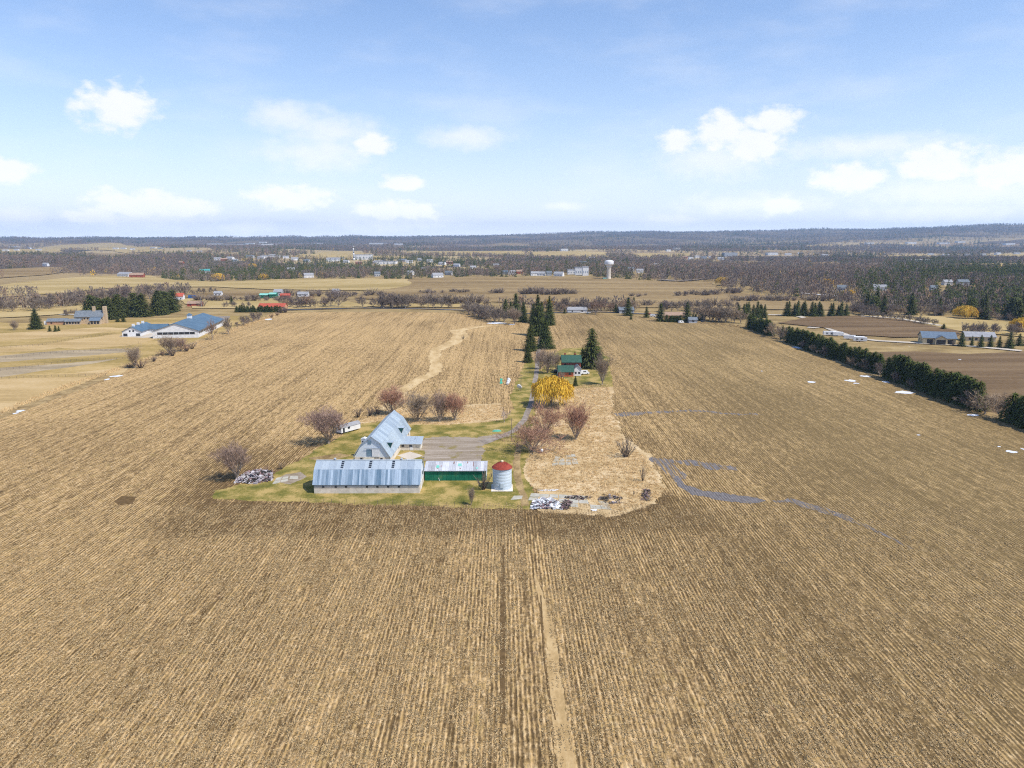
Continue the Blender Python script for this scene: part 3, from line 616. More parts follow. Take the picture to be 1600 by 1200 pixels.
B_white = simple('white_paint', (.80, .80, .80), (.68, .68, .68), .6, .6); B_dark = simple('dark_glass', (.035, .045, .06), (.02, .025, .035), 1, .15, spec=.5); B_trim = simple('grey_trim', (.42, .46, .50), (.33, .36, .40), 1, .7)
B_teal = simple('hatch_shade', (.03, .09, .085), (.02, .05, .05), 1, .7); B_door = simple('blue_grey_door', (.20, .29, .36), (.14, .21, .27), 1, .6)
def green_wall():
    t = NT('green_sheet_wall'); n = t.noise((.35, .35, .25), 5, .6); col = t.ramp(n, [(.35, (.012, .11, .065)), (.55, (.022, .17, .10)), (.72, (.075, .20, .10))])
    return t.out(col, .75)
B_green = green_wall()
def shed_roof():
    t = NT('rusty_pale_roof_sheet'); r = t.rnd(); a = t.noise((.8, .8, .8), 4, .6)
    col = t.ramp(t.m('ADD', t.m('MULTIPLY', a, .5), t.m('MULTIPLY', r, .5)), [(.2, (.36, .36, .38)), (.5, (.52, .53, .56)), (.8, (.66, .67, .70))])
    col = t.mix(t.ss(t.noise((1.1, .3, .3), 5, .7), .60, .72), col, (.34, .13, .09)); return t.out(col, .6, .2)
B_shed = shed_roof(); B_rust = simple('rust', (.30, .10, .06), (.18, .07, .045), 1.5, .9); B_mint = simple('mint_paint', (.16, .50, .40), (.30, .55, .50), 1, .7)
B_red = simple('rust_red_dome', (.34, .07, .045), (.22, .045, .035), 1.2, .75); B_cream = simple('cream_cap', (.75, .62, .42), None, 1, .7)
B_brick = simple('red_brick', (.42, .12, .07), (.28, .09, .06), 2.5, .9); B_orange = simple('orange_red_siding', (.60, .16, .07), (.45, .13, .06), 1, .8); B_groof = simple('green_shingles', (.055, .125, .092), (.04, .09, .07), 1.4, .85, vary=.2)
B_blue = simple('blue_grey_standing_seam', (.13, .21, .28), (.10, .165, .23), .2, .45, .3); B_slate = simple('slate_shingles', (.20, .225, .25), (.14, .16, .18), .8, .8); B_slateb = simple('blue_slate_shingles', (.16, .21, .27), (.12, .16, .21), .8, .7)
B_conc = M_conc; B_cedar = simple('tan_siding', (.62, .52, .34), (.52, .42, .27), .8, .8); B_stone = simple('tan_stone', (.60, .47, .32), (.40, .31, .21), 1.5, .9, bump=.03); B_terra = simple('terracotta_wall', (.58, .34, .20), (.46, .27, .17), .6, .9)
B_brown = simple('brown_shingles', (.40, .28, .20), (.30, .20, .15), .8, .85); B_grey = simple('grey_siding', (.48, .49, .50), (.38, .39, .40), .6, .8); B_lroof = simple('light_grey_shingles', (.36, .36, .37), (.27, .275, .29), .6, .8)
B_redroof = simple('red_roof', (.50, .11, .07), (.38, .09, .06), .6, .8); B_tyre = simple('black_rubber', (.02, .02, .022), None, 1, .8); B_wood = simple('old_grey_wood', (.24, .19, .15), (.14, .11, .09), (2, 2, .5), .95)
B_teal2 = simple('teal_roof', (.10, .36, .34), (.07, .28, .27), .6, .7); B_blue2 = simple('blue_tarp', (.06, .16, .42), (.05, .12, .32), .6, .6)

def sheet_panels(mb_parent, mat, x0, x1, low, high, th=.05, pw=2.0, name='roof_panel', rib=.33, seed=0, lift=.0):
    """roof slope between line low=(y,z) and high=(y,z) split into sheets along x, each a ribbed part"""
    n = max(1, round((x1 - x0) / pw)); w = (x1 - x0) / n
    for i in range(n):
        a = x0 + i * w; b = a + w - .02; up = .012 * ((i * 7 + seed) % 3)
        m = MB(); m.slab((a, low[0], low[1] + up), (b, low[0], low[1] + up), (b, high[0], high[1] + up), (a, high[0], high[1] + up), th)
        d = Vector((0, high[0] - low[0], high[1] - low[1])).normalized(); nn = Vector((1, 0, 0)).cross(d) * (th + .035)
        x = a + .02
        while x < b:
            P = [Vector((x, low[0], low[1] + up)) + nn, Vector((x + .07, low[0], low[1] + up)) + nn, Vector((x + .07, high[0], high[1] + up)) + nn, Vector((x, high[0], high[1] + up)) + nn]
            m.add([p for p in P] + [p - nn * .6 for p in P], [(0, 1, 2, 3), (0, 3, 7, 4), (1, 5, 6, 2)]); x += rib
        m.build(name, mat, mb_parent)
def gambrel_profile(hw, ze, kx, kz, zr, ov=0):
    return [(-hw - ov, ze), (-kx, kz), (0, zr), (kx, kz), (hw + ov, ze)]

# ---- long gambrel barn in front
W, D_ = 29.6, 10.6
o = thing('long_barn', 'long low barn with blue grey gambrel roof and cream wall, nearest the camera', 'barn', (-53.0, 190.0, 0), rad(-.3))
hd = D_ / 2; ZE, ZK, ZR, KX = 2.75, 6.35, 8.1, 3.3
f = MB(); f.box(0, W, 0, .3, 0, 2.1); f.box(0, W, D_ - .3, D_, 0, 2.1); f.box(0, .3, .3, D_ - .3, 0, 2.1); f.box(W - .3, W, .3, D_ - .3, 0, 2.1); f.build('block_wall', B_block, o)
f = MB(); f.box(0, W, .12, .4, 2.1, 2.85); f.box(0, W, D_ - .4, D_ - .12, 2.1, 2.85); f.build('eave_band', B_trim, o)
for gx in (.05, W - .25):
    f = MB(); f.prism([(hd + a, b - .03) for a, b in [(-hd + .12, 2.1)] + [(-hd + .12, ZE)] + gambrel_profile(hd, ZE, KX, ZK, ZR)[1:4] + [(hd - .12, ZE), (hd - .12, 2.1)]], gx, gx + .2); f.build('gable', B_tinG if gx > 1 else B_tinG, o)
sheet_panels(o, B_tinL, -.3, W + .3, (-.35, ZE - .12), (hd - KX, ZK), pw=.62, seed=1); sheet_panels(o, B_tin, -.3, W + .3, (hd - KX, ZK), (hd, ZR), pw=2.0, seed=2)
sheet_panels(o, B_tin, -.3, W + .3, (hd, ZR), (hd + KX, ZK), pw=4.0, seed=3, rib=.6); sheet_panels(o, B_tinL, -.3, W + .3, (hd + KX, ZK), (D_ + .35, ZE - .12), pw=4.0, seed=4, rib=.6)
MB().prism([(hd - .28, ZR + .04), (hd, ZR + .17), (hd + .28, ZR + .04)], -.32, W + .32).build('ridge_cap', B_tin, o)
for x in (2.6, 6.1, 9.0, 14.9, 17.8, 20.8, 23.8): MB().box(x - .3, x + .3, -.06, .2, 1.72, 2.14).build('window', B_dark, o)
for x in (7.1, 15.0, 21.5):
    for k in range(4):
        u = .12 + k * .2; y = hd - KX * (1 - u - .02); z = ZK + (ZR - ZK) * (u + .02); y2 = hd - KX * (1 - u - .16); z2 = ZK + (ZR - ZK) * (u + .16)
        MB().slab((x, y, z + .1), (x + .75, y, z + .1), (x + .75, y2, z2 + .1), (x, y2, z2 + .1), .05).build('skylight', B_dark, o)
MB().box(W + .0, W + .07, 3.2, 5.2, 0.1, 2.5).build('door', B_white, o); MB().box(W + .0, W + .07, 7.0, 7.8, 3.2, 4.2).build('window', B_dark, o)
for cx in (5.0, 24.0): MB().lathe([(.28, ZR), (.28, ZR + .45), (.42, ZR + .5), (.1, ZR + .72)], 10, cx, hd).build('ridge_vent', B_trim, o)

# ---- main gambrel barn running away from the camera
o = thing('gambrel_barn', 'tall pale blue gambrel barn with a sliding door in its gable, behind the long barn', 'barn', (-41.2, 215.2, 0), rad(90 - 3.4))
L_, hw = 34.5, 5.6; ze, kz, zr, kx = 2.8, 7.1, 9.4, 3.1      # local x runs away from camera, local y to the left
f = MB(); f.box(0, L_, -hw, -hw + .35, 0, ze); f.box(0, L_, hw - .35, hw, 0, ze); f.box(0, .35, -hw + .35, hw - .35, 0, ze); f.box(L_ - .35, L_, -hw + .35, hw - .35, 0, ze); f.build('block_wall', B_blockw, o)
P = gambrel_profile(hw, ze, kx, kz, zr)
for gx in (.02, L_ - .24): MB().prism([(a, b - .04) for a, b in P], gx, gx + .22).build('gable', B_tinG, o)
for sgn, sd in ((-1, 5), (1, 6)):
    lo_, kn, rd = (sgn * (hw + .35), ze - .25), (sgn * kx, kz), (0, zr)
    if sgn < 0: sheet_panels(o, B_tinL if 0 else B_tin, -.35, L_ + .35, lo_, kn, pw=2.1, seed=sd); sheet_panels(o, B_tin, -.35, L_ + .35, kn, rd, pw=2.1, seed=sd + 1)
    else: sheet_panels(o, B_tin, -.35, L_ + .35, rd, kn, pw=2.1, seed=sd); sheet_panels(o, B_tinL, -.35, L_ + .35, kn, lo_, pw=2.1, seed=sd + 1)
MB().prism([(-.3, zr + .05), (0, zr + .2), (.3, zr + .05)], -.36, L_ + .36).build('ridge_cap', B_tin, o)
f = MB()
for a, b in zip(P[:-1], P[1:]): f.tube((-.38, a[0] * 1.06, a[1] + .0), (-.38, b[0] * 1.06 if abs(b[0]) > hw - .1 else b[0], b[1] + .05), .1, .1, 4)
f.build('barge_board', B_trim, o)
MB().box(-.1, .0, .1, 1.2, 7.0, 8.1).build('loft_window', B_door, o)
d_ = MB().box(-.12, .0, -.05, 1.65, 3.1, 5.3).build('door_opening', B_door, o)
s_ = MB().box(-.24, -.14, -2.5, -.08, 2.95, 5.6).build('sliding_door', B_white, o); MB().box(-.32, -.25, -2.7, 2.3, 5.6, 5.75).build('door_rail', B_trim, o)
for y in (3.4, -3.0): MB().box(-.06, .03, y - .35, y + .35, 1.9, 2.5).build('window', B_dark, o)
f = MB(); f.add([(-3.4, 2.2, 0), (-3.4, -.8, 0), (0, -.8, 0), (0, 2.2, 0), (0, 2.2, 2.7), (0, -.8, 2.7), (-1.2, 2.2, 2.7), (-1.2, -.8, 2.7)], [(0, 1, 7, 6), (6, 7, 5, 4), (0, 6, 4, 3), (1, 2, 5, 7)]); f.build('ramp', B_conc, o)
for x0 in (4.6, 22.6):      # wedge shaped hatches standing off the right slope
    h_ = MB(); y0, z0 = -kx - .55, kz - .9; y1, z1 = -hw + .75, ze + 1.5
    h_.add([(x0, y0, z0 + .1), (x0 + 2.2, y0, z0 + .1), (x0 + 2.2, y1 - .9, z0 + .05), (x0, y1 - .9, z0 + .05), (x0, y1, z1), (x0 + 2.2, y1, z1)], [(0, 3, 2, 1), (0, 4, 3), (1, 2, 5)]); h_.build('hatch_roof', B_tin, o)
    MB().add([(x0 - .03, y0 - .1, z0), (x0 - .03, y1 - .85, z0 - .02), (x0 - .03, y1, z1 + .05)], [(0, 1, 2)]).build('hatch_side_shade', B_teal, o)  # dark triangle over the hatch side: shadow of the open hatch put into colour
    MB().add([(x0 + .02, y1 - .88, z0), (x0 + 2.18, y1 - .88, z0), (x0 + 2.18, y1 - .05, z1), (x0 + .02, y1 - .05, z1)], [(0, 1, 2, 3)]).build('hatch_front', B_white, o)
f = MB(); f.box(8.2, 9.6, hw - 1.9, hw - .2, 4.4, 6.2); f.prism([(hw - 2.2, 6.2), (hw - 1.0, 6.7), (hw + .1, 6.15)], 8.1, 9.7); f.build('dormer', B_white, o); MB().box(8.1, 8.19, hw - 1.4, hw - .5, 4.9, 5.7).build('window', B_dark, o)
for x in (6, 14, 27, 31): MB().box(x - .4, x + .4, -hw - .05, -hw + .02, 1.3, 2.1).build('window', B_dark, o)

# ---- milk house
o = thing('milk_house', 'low white annex with shed roof beside the gambrel barn', 'shed', (-35.1, 231.4, 0), rad(-1))
f = MB(); f.box(0, 7.3, 0, .2, 0, 2.25); f.box(0, 7.3, 4.8, 5, 0, 3.2); f.prism([(.2, 0), (4.8, 0), (4.8, 3.1), (.2, 2.3)], 0, .2); f.prism([(.2, 0), (4.8, 0), (4.8, 3.1), (.2, 2.3)], 7.1, 7.3); f.build('wall', B_blockw, o)
sheet_panels(o, B_tin, -.5, 7.8, (-.5, 2.25), (5.3, 3.45), pw=2.07, seed=9)
for x in (1.4, 4.0): MB().box(x - .55, x + .4, -.06, .02, 1.3, 1.95).build('window', B_dark, o)
MB().box(3.7, 4.7, -.08, -.0, .05, 1.25).build('door', B_white, o); MB().tube((5.2, 3, 3), (5.2, 3, 3.9), .1, .1, 6).build('flue', B_trim, o)

# ---- green machinery shed
o = thing('green_shed', 'green metal shed with patchy pale roof sheets streaked by rust, beside the long barn', 'shed', (-23.0, 200.4, 0), rad(-.6))
f = MB(); SW = 18.1; f.box(0, SW, 0, .12, 0, 3.15); f.box(0, SW, 8.6, 8.72, 0, 3.0); f.box(0, .12, .12, 8.6, 0, 3.0); f.build('wall', B_green, o)
MB().prism([(.12, 0), (8.6, 0), (8.6, 3.0), (4.4, 4.2), (.12, 3.1)], SW - .12, SW).build('end_wall', B_tinG, o)
f = MB()
for i in range(1, 14): f.box(i * SW / 14 - .03, i * SW / 14 + .03, -.04, .0, .05, 3.1)
f.build('wall_batten', B_green, o); MB().box(-.1, SW + .1, -.4, -.05, 3.02, 3.16).build('fascia', B_trim, o)
sheet_panels(o, B_shed, -.2, SW + .3, (-.45, 3.18), (4.4, 4.45), pw=1.02, rib=.5, seed=4); sheet_panels(o, B_shed, -.2, SW + .3, (4.4, 4.45), (9.1, 3.18), pw=2.3, rib=.8, seed=5)
for x, y, sx, sy, m_ in ((3.2, 1.0, 1.0, 1.5, B_mint), (9.6, 2.0, 1.2, 1.3, B_mint), (15.0, .5, .7, .9, B_mint), (10.2, .45, .35, .35, B_rust), (3.5, .6, .3, .25, B_rust), (8.2, 3.2, .3, 1.2, B_rust), (12.3, 3.4, .25, 1.0, B_rust), (14.1, 1.8, .18, 2.6, B_rust)):
    z = lambda yy: 3.18 + (yy + .45) * 1.27 / 4.85 + .12
    MB().add([(x, y, z(y)), (x + sx, y, z(y)), (x + sx * .85, y + sy, z(y + sy)), (x + .1, y + sy, z(y + sy))] + [(x, y, z(y) + .02), (x + sx, y, z(y) + .02), (x + sx * .85, y + sy, z(y + sy) + .02), (x + .1, y + sy, z(y + sy) + .02)], [(4, 5, 6, 7), (0, 1, 5, 4), (1, 2, 6, 5), (2, 3, 7, 6), (3, 0, 4, 7)]).build('roof_patch', m_, o)
MB().tube((4.4, -.3, 0), (4.0, -.25, 1.0), .06, .05, 5).build('leaning_post', B_white, o)

# ---- grain bin
o = thing('grain_bin', 'round galvanised grain bin with rust red conical roof beside the green shed', 'silo', (-.2, 193.9, 0))
MB().box(-3.1, 3.0, -3.1, 2.8, 0, .22).build('concrete_pad', B_blockw, o)
for k in range(7):
    z0 = .22 + k * .87; MB().lathe([(2.72, z0), (2.725, z0 + .03), (2.725, z0 + .84), (2.71, z0 + .87)], 36).build('wall_ring', B_silo, o, True)
MB().lathe([(2.95, 6.25), (2.95, 6.33), (2.4, 6.85), (1.5, 7.42), (.6, 7.8), (.35, 7.88)], 36).build('roof', B_red, o)
f = MB()
for k in range(18):
    a = k * math.pi / 9; c, s = math.cos(a), math.sin(a); f.tube((2.9 * c, 2.9 * s, 6.37), (1.5 * c, 1.5 * s, 7.46), .035, .03, 3); f.tube((1.5 * c, 1.5 * s, 7.46), (.5 * c, .5 * s, 7.86), .03, .03, 3)
f.build('roof_rib', B_red, o); MB().lathe([(.42, 7.86), (.42, 8.1), (.3, 8.3), (.05, 8.36)], 14).build('cap', B_cream, o)
MB().box(-.5, .4, -2.9, -2.68, 1.0, 2.4).build('hatch', B_silo, o)

# ---- generic gabled building; ridge along local x, front towards -y
def gabled(name, label, cat, loc, rot, w, d, h, rh, wall, roof, wins=(), doors=(), chim=(), group=None, ov=.5, base=None, parts=None, z=None, win_m=None):
    o = parts or thing(name, label, cat, (loc[0], loc[1], (H(*loc) if z is None else z)), rot, group)
    bx = base or (0, 0)
    x0, y0 = bx; f = MB()
    f.prism([(y0, -1), (y0 + d, -1), (y0 + d, h), (y0 + d / 2, h + rh), (y0, h)], x0, x0 + w); f.build('wall', wall, o)
    s = rh / (d / 2); r = MB()
    r.slab((x0 - ov, y0 - ov, h - s * ov + .02), (x0 + w + ov, y0 - ov, h - s * ov + .02), (x0 + w + ov, y0 + d / 2, h + rh + .02), (x0 - ov, y0 + d / 2, h + rh + .02), .18)
    r.slab((x0 - ov, y0 + d / 2, h + rh + .02), (x0 + w + ov, y0 + d / 2, h + rh + .02), (x0 + w + ov, y0 + d + ov, h - s * ov + .02), (x0 - ov, y0 + d + ov, h - s * ov + .02), .18)
    r.build('roof', roof, o)
    for (sd, a, z0, ww, wh) in wins:
        m = MB()
        if sd == 'f': m.box(x0 + a, x0 + a + ww, y0 - .08, y0 + .02, z0, z0 + wh)
        elif sd == 'r': m.box(x0 + w - .02, x0 + w + .08, y0 + a, y0 + a + ww, z0, z0 + wh)
        else: m.box(x0 - .08, x0 + .02, y0 + a, y0 + a + ww, z0, z0 + wh)
        m.build('window', win_m or B_dark, o)
    for (a, ww, wh, m_) in doors: MB().box(x0 + a, x0 + a + ww, y0 - .12, y0 + .0, .05, wh).build('door', m_, o)
    for (a, b, s_, hh, m_) in chim:
        m = MB(); m.box(x0 + a, x0 + a + s_, y0 + b, y0 + b + s_, h * .5, hh); m.box(x0 + a - .1, x0 + a + s_ + .1, y0 + b - .1, y0 + b + s_ + .1, hh, hh + .25); m.build('chimney', m_, o)
    return o
# ---- the farmhouse
hx, hy = G(884, 590)
o = thing('farmhouse', 'brick farmhouse with green shingle roof and white gabled wing at the end of the lane', 'house', (29.0, 360.5, 0), 0)
gabled('', '', '', 0, 0, 9.8, 8, 6.6, 2.9, B_brick, B_groof, [('f', 1.0, 4.3, 1.0, 1.4), ('f', 7.6, 4.3, 1.0, 1.4), ('r', 2.2, 4.2, 1, 1.4), ('r', 5, 4.2, 1, 1.4)], chim=[(1.3, 4.2, .8, 10.3, B_brick), (6.8, 4.3, .7, 10.2, B_brick)], base=(2.6, 8.5), parts=o)
gabled('', '', '', 0, 0, 7.6, 6.6, 2.7, 2.6, B_orange, B_groof, [('f', 1.0, 1.0, 1.0, 1.1), ('f', 5.2, 1.0, 1.0, 1.1)], base=(.2, 1.6), parts=o)
f = MB(); f.prism([(8.1, -.1), (12.1, -.1), (12.1, 3.8), (10.1, 5.7), (8.1, 3.8)], 3.6, 8.4, axis='y'); f.build('white_wing', B_white, o)
f = MB(); f.slab((7.75, 3.2, 3.5), (10.1, 3.2, 5.75), (10.1, 8.4, 5.75), (7.75, 8.4, 3.5), -.15); f.slab((10.1, 3.2, 5.75), (12.45, 3.2, 3.5), (12.45, 8.4, 3.5), (10.1, 8.4, 5.75), -.15); f.build('wing_roof', B_slate, o)
for x in (8.8, 10.6): MB().box(x, x + .9, 3.53, 3.61, 1.1, 2.2).build('window', B_dark, o)
MB().box(0.1, 2.3, 6.5, 9.5, -.1, 2.2).build('porch', B_white, o)
def car(name, label, loc, rot, body, group=None, van=False, s=1.0):
    o = thing(name, label, 'van' if van else 'car', (loc[0], loc[1], H(*loc) + .08), rot, group); o.scale = (s, s, s)
    if van: prof = [(-2.5, .35), (2.5, .35), (2.55, 1.1), (1.9, 1.35), (1.5, 2.1), (-2.4, 2.15), (-2.5, 1.2)]
    else: prof = [(-2.2, .35), (2.2, .35), (2.25, .75), (1.3, .92), (.6, 1.4), (-1.1, 1.42), (-1.9, .98), (-2.25, .9)]
    MB().prism([(a, b) for a, b in prof], -.88, .88, axis='y').build('body', body, o)
    g = MB()
    if van: g.add([(1.93, -.75, 1.36), (1.93, .75, 1.36), (1.55, .75, 2.03), (1.55, -.75, 2.03)], [(0, 1, 2, 3)]); 
    else:
        g.add([(1.28, -.75, .95), (1.28, .75, .95), (.66, .75, 1.37), (.66, -.75, 1.37)], [(0, 1, 2, 3)]); g.add([(-1.86, -.75, 1.02), (-1.14, -.75, 1.40), (-1.14, .75, 1.40), (-1.86, .75, 1.02)], [(0, 1, 2, 3)])
    for sy in (-.89, .89): g.box(-1.0, .6, min(sy, sy * .99), max(sy, sy * .99), .98 if not van else 1.3, 1.33 if not van else 1.85)
    g.build('window', B_dark, o)
    for x in (-1.4, 1.4):
        for y in (-.85, .85): MB().tube((x, y - .11, .33), (x, y + .11, .33), .34, .34, 10).build('wheel', B_tyre, o)
    return o
cwhite = simple('white_car_paint', (.78, .79, .80), (.70, .71, .72), .3, .3, spec=.5); cdark = simple('dark_car_paint', (.05, .06, .08), None, .3, .3, spec=.5); cred = simple('red_paint', (.42, .05, .04), (.30, .04, .03), .3, .5)
cx, cy = G(913, 585); car('parked_car', 'white van parked to the right of the farmhouse', (cx, cy), rad(15), cwhite, van=True)
cx, cy = G(871, 583); car('parked_car', 'dark car parked left of the farmhouse under the bare tree', (cx - .6, cy + 3), rad(80), cdark)

# ---- derelict white trailer hut
x, y = G(530, 678)
o = thing('trailer_hut', 'derelict white trailer hut with grey rounded roof under the large bare tree', 'hut', (x, y, 0), rad(52))
MB().prism([(-1.35, .5), (1.35, .5), (1.35, 2.4), (.8, 3.0), (-.8, 3.0), (-1.35, 2.4)], 0, 9.0).build('wall', B_white, o)
MB().prism([(-1.5, 2.35), (-.85, 3.02), (0, 3.2), (.85, 3.02), (1.5, 2.35), (.85, 3.1), (0, 3.32), (-.85, 3.1)], -.15, 9.1).build('roof', B_lroof, o)
MB().box(-.06, .0, -.9, .5, 1.5, 2.2).build('window', B_dark, o); MB().box(.7, 1.5, -1.42, -1.35, .6, 2.3).build('door', B_dark, o); MB().box(3, 4, -1.42, -1.35, 1.5, 2.2).build('window', B_dark, o)
f = MB()
for q in (1.5, 4.5, 7.5): f.box(q - .3, q + .3, -1.0, 1.0, 0, .5)
f.build('support_blocks', B_tyre, o)
x, y = G(530, 678); o = thing('lean_to', 'grey lean-to shelter propped against the derelict trailer hut', 'shelter', (x - 1.6, y + 1.2, 0), rad(5))
MB().box(0, 4.4, 0, .12, .2, 1.9).build('front_board', B_grey, o); MB().slab((-.2, -.2, 2.0), (4.5, -.2, 2.0), (4.5, 2.6, 2.6), (-.2, 2.6, 2.6), .08).build('roof', B_lroof, o)
f = MB(); f.box(0, .12, .1, 2.4, 0, 2.2); f.box(4.2, 4.32, .1, 2.4, 0, 2.2); f.build('post', B_grey, o); MB().box(2.2, 3.9, -.06, -.0, 1.1, 1.7).build('window', B_dark, o)

# ---- heaps
def heap(name, label, cat, px, n, size, mats, seed, hmax=1.6, zone=None, long=.5):
    rg = random.Random(seed); P = GP(px); Pn = np.array(P); xs, ys = Pn[:, 0], Pn[:, 1]; cx, cy = xs.mean(), ys.mean()
    f = MB(); k = 0
    while k < n:
        x, y = rg.uniform(xs.min(), xs.max()), rg.uniform(ys.min(), ys.max())
        if not inside(x, y, Pn): continue
        k += 1; e = 1 - min(1, math.hypot((x - cx) / (np.ptp(xs) / 2 + .1), (y - cy) / (np.ptp(ys) / 2 + .1))); z = rg.random() * hmax * (e ** .6) + .1
        a = rg.uniform(0, 6.28); t = rg.uniform(-.6, .6); L = size * rg.uniform(.4, 1.6); mi = rg.randrange(len(mats)); u = Vector((math.cos(a) * math.cos(t), math.sin(a) * math.cos(t), math.sin(t))) * L / 2
        p = Vector((x - cx, y - cy, z)); r = rg.random()
        if r < long: f.tube(p - u, p + u, rg.uniform(.06, .16), rg.uniform(.05, .14), 5, mi)
        elif r < .8:
            w = Vector((-math.sin(a), math.cos(a), rg.uniform(-.4, .4))) * L * .3; f.slab(p - u * .6 - w, p + u * .6 - w, p + u * .6 + w, p - u * .6 + w, .06, mi)
        else:
            s = L * .22; f.add([(p.x + s * dx * rg.uniform(.6, 1.2), p.y + s * dy * rg.uniform(.6, 1.2), p.z + s * dz) for dx, dy, dz in ((-1, -1, -1), (1, -1, -1), (1, 1, -1), (-1, 1, -1), (-1, -1, .6), (1, -1, .8), (1, 1, .6), (-1, 1, .9))], [(0, 3, 2, 1), (4, 5, 6, 7), (0, 1, 5, 4), (1, 2, 6, 5), (2, 3, 7, 6), (3, 0, 4, 7)], mi)
    o = f.build(name, mats); o.location = (cx, cy, 0); tag(o, label, cat, kind='stuff'); return o
J = [simple('heap_grey', (.42, .38, .40), (.25, .22, .24), 2, .9), simple('heap_mauve', (.30, .20, .20), (.16, .11, .11), 2, .9), simple('heap_dark', (.06, .055, .05), None, 2, .9), simple('heap_pale', (.60, .57, .58), (.5, .46, .45), 2, .8)]
heap('scrap_heap', 'long heap of grey scrap timber and junk beside the leftmost bare tree', 'scrap heap', [(366, 755), (380, 741), (410, 736), (427, 740), (426, 750), (398, 757)], 460, 1.3, J, 1, 2.1)
Wt = [B_white, B_lroof, J[2], J[1], M_snow]
heap('rubble_heap', 'white heap of broken sheeting and rubble at the near edge of the meadow', 'rubble heap', [(829, 796), (833, 783), (850, 779), (878, 788), (880, 797), (855, 796)], 300, 1.2, [B_white, B_lroof, J[1], M_snow, B_shed], 2, 1.3, long=.15)
heap('brush_pile', 'dark brush pile right of the white rubble heap', 'brush pile', [(876, 796), (884, 782), (893, 786), (888, 796)], 110, 1.2, [J[1], J[2], B_wood], 3, 1.3, long=.85)
heap('scrap_heap', 'scattered dark metal scrap on the broken concrete in the meadow', 'scrap heap', [(935, 782), (945, 773), (975, 778), (970, 790), (950, 788)], 55, 1.1, [J[2], B_wood, J[0]], 4, .8, long=.6)
heap('brush_pile', 'tangled dead brush pile at the right corner of the meadow', 'brush pile', [(1003, 782), (1008, 765), (1017, 768), (1014, 784)], 70, 1.4, [J[2], B_wood, J[1]], 5, 1.2, long=.95)
heap('scrap_heap', 'thin strip of scrap boards under the concrete slabs', 'scrap heap', [(880, 778), (900, 775), (925, 778), (905, 783)], 50, 1.0, [J[2], J[1], B_wood], 6, .5, long=.6)
# broken concrete floors: slabs one by one
def slabs(label, cat, px, nx, ny, seed, gap=.12, skip=.15, group=None):
    P = GP(px); rg = random.Random(seed); q = [Vector((*p, 0)) for p in P]; c = sum(q, Vector()) / 4
    o = thing('concrete_floor', label, cat, (c.x, c.y, 0), 0, group); B = lambda u, v: q[0].lerp(q[1], u).lerp(q[3].lerp(q[2], u), v) - c
    for i in range(nx):
        for j in range(ny):
            if rg.random() < skip: continue
            us, vs = (i + rg.uniform(0, .04)) / nx, (j + rg.uniform(0, .08)) / ny; ue, ve = (i + 1 - gap * rg.uniform(.3, 1.2)) / nx, (j + 1 - gap * rg.uniform(.3, 1.5)) / ny; z = .10 + rg.uniform(0, .06)
            pts = [B(us, vs), B((us + ue) / 2, vs + rg.uniform(-.03, .03)), B(ue, vs), B(ue + rg.uniform(-.01, .01), (vs + ve) / 2), B(ue, ve), B((us + ue) / 2, ve + rg.uniform(-.04, .04)), B(us, ve)]
            n = len(pts); MB().add([(p.x, p.y, z) for p in pts] + [(p.x, p.y, 0) for p in pts], [tuple(range(n))] + [(k, k + n, (k + 1) % n + n, (k + 1) % n) for k in range(n)]).build('slab', M_conc, o)
    return o
slabs('broken concrete floor of old barn beside the white rubble heap', 'concrete floor', [(822, 788), (958, 797), (946, 776), (830, 771)], 8, 3, 1, skip=.22)
slabs('grassed over concrete floor in the meadow below the shrub tree', 'concrete floor', [(862, 728), (905, 726), (900, 709), (868, 712)], 4, 3, 2, .2, .3)
slabs('small concrete apron beside the scrap heap on the lawn', 'concrete floor', [(425, 757), (450, 752), (452, 744), (432, 747)], 2, 2, 3, .1, 0)
slabs('pale slab lying on the lawn between scrap heap and long barn', 'concrete slab', [(452, 749), (466, 749), (466, 744), (454, 744)], 1, 1, 4, .05, 0)
slabs('stone slab lying on the lawn right of the grain bin', 'concrete slab', [(797, 782), (816, 780), (818, 775), (803, 775)], 1, 1, 5, .05, 0)
# ---- small things of the yard
def tank(label, x, y, L, r, m_, rot):
    o = thing('tank', label, 'tank', (x, y, 0), rot); MB().lathe([(.05, -L / 2), (r * .7, -L / 2 + r * .3), (r, -L / 2 + r), (r, L / 2 - r), (r * .7, L / 2 - r * .3), (.05, L / 2)], 14).build('shell', m_, o, True)
    s = o.children[0]; s.rotation_euler = (0, rad(90), 0); s.location = (0, 0, r + .3); MB().box(-L * .3, -L * .2, -r * .6, r * .6, 0, .5).build('foot', J[0], o); MB().box(L * .2, L * .3, -r * .6, r * .6, 0, .5).build('foot', J[0], o); return o
x, y = G(846, 708); tank('white fuel tank at the foot of the wide shrub tree', x, y, 1.7, .6, B_white, rad(70))
x, y = G(811, 610); o = thing('satellite_dish', 'white satellite dish on a short post left of the lane', 'satellite dish', (x, y, 0), rad(150))
MB().tube((0, 0, 0), (0, 0, 1.2), .07, .07, 6).build('post', B_trim, o); dd = MB().lathe([(.05, 0), (.6, .08), (1.1, .3), (1.35, .55), (1.3, .55), (.6, .14), (.04, .05)], 18).build('dish', B_white, o, True); dd.location = (0, 0, 1.5); dd.rotation_euler = (rad(65), 0, 0)
x, y = G(776, 674); o = thing('rowing_boat', 'small mint green upturned boat on the lawn below the driveway', 'boat', (x, y, 0), rad(5))
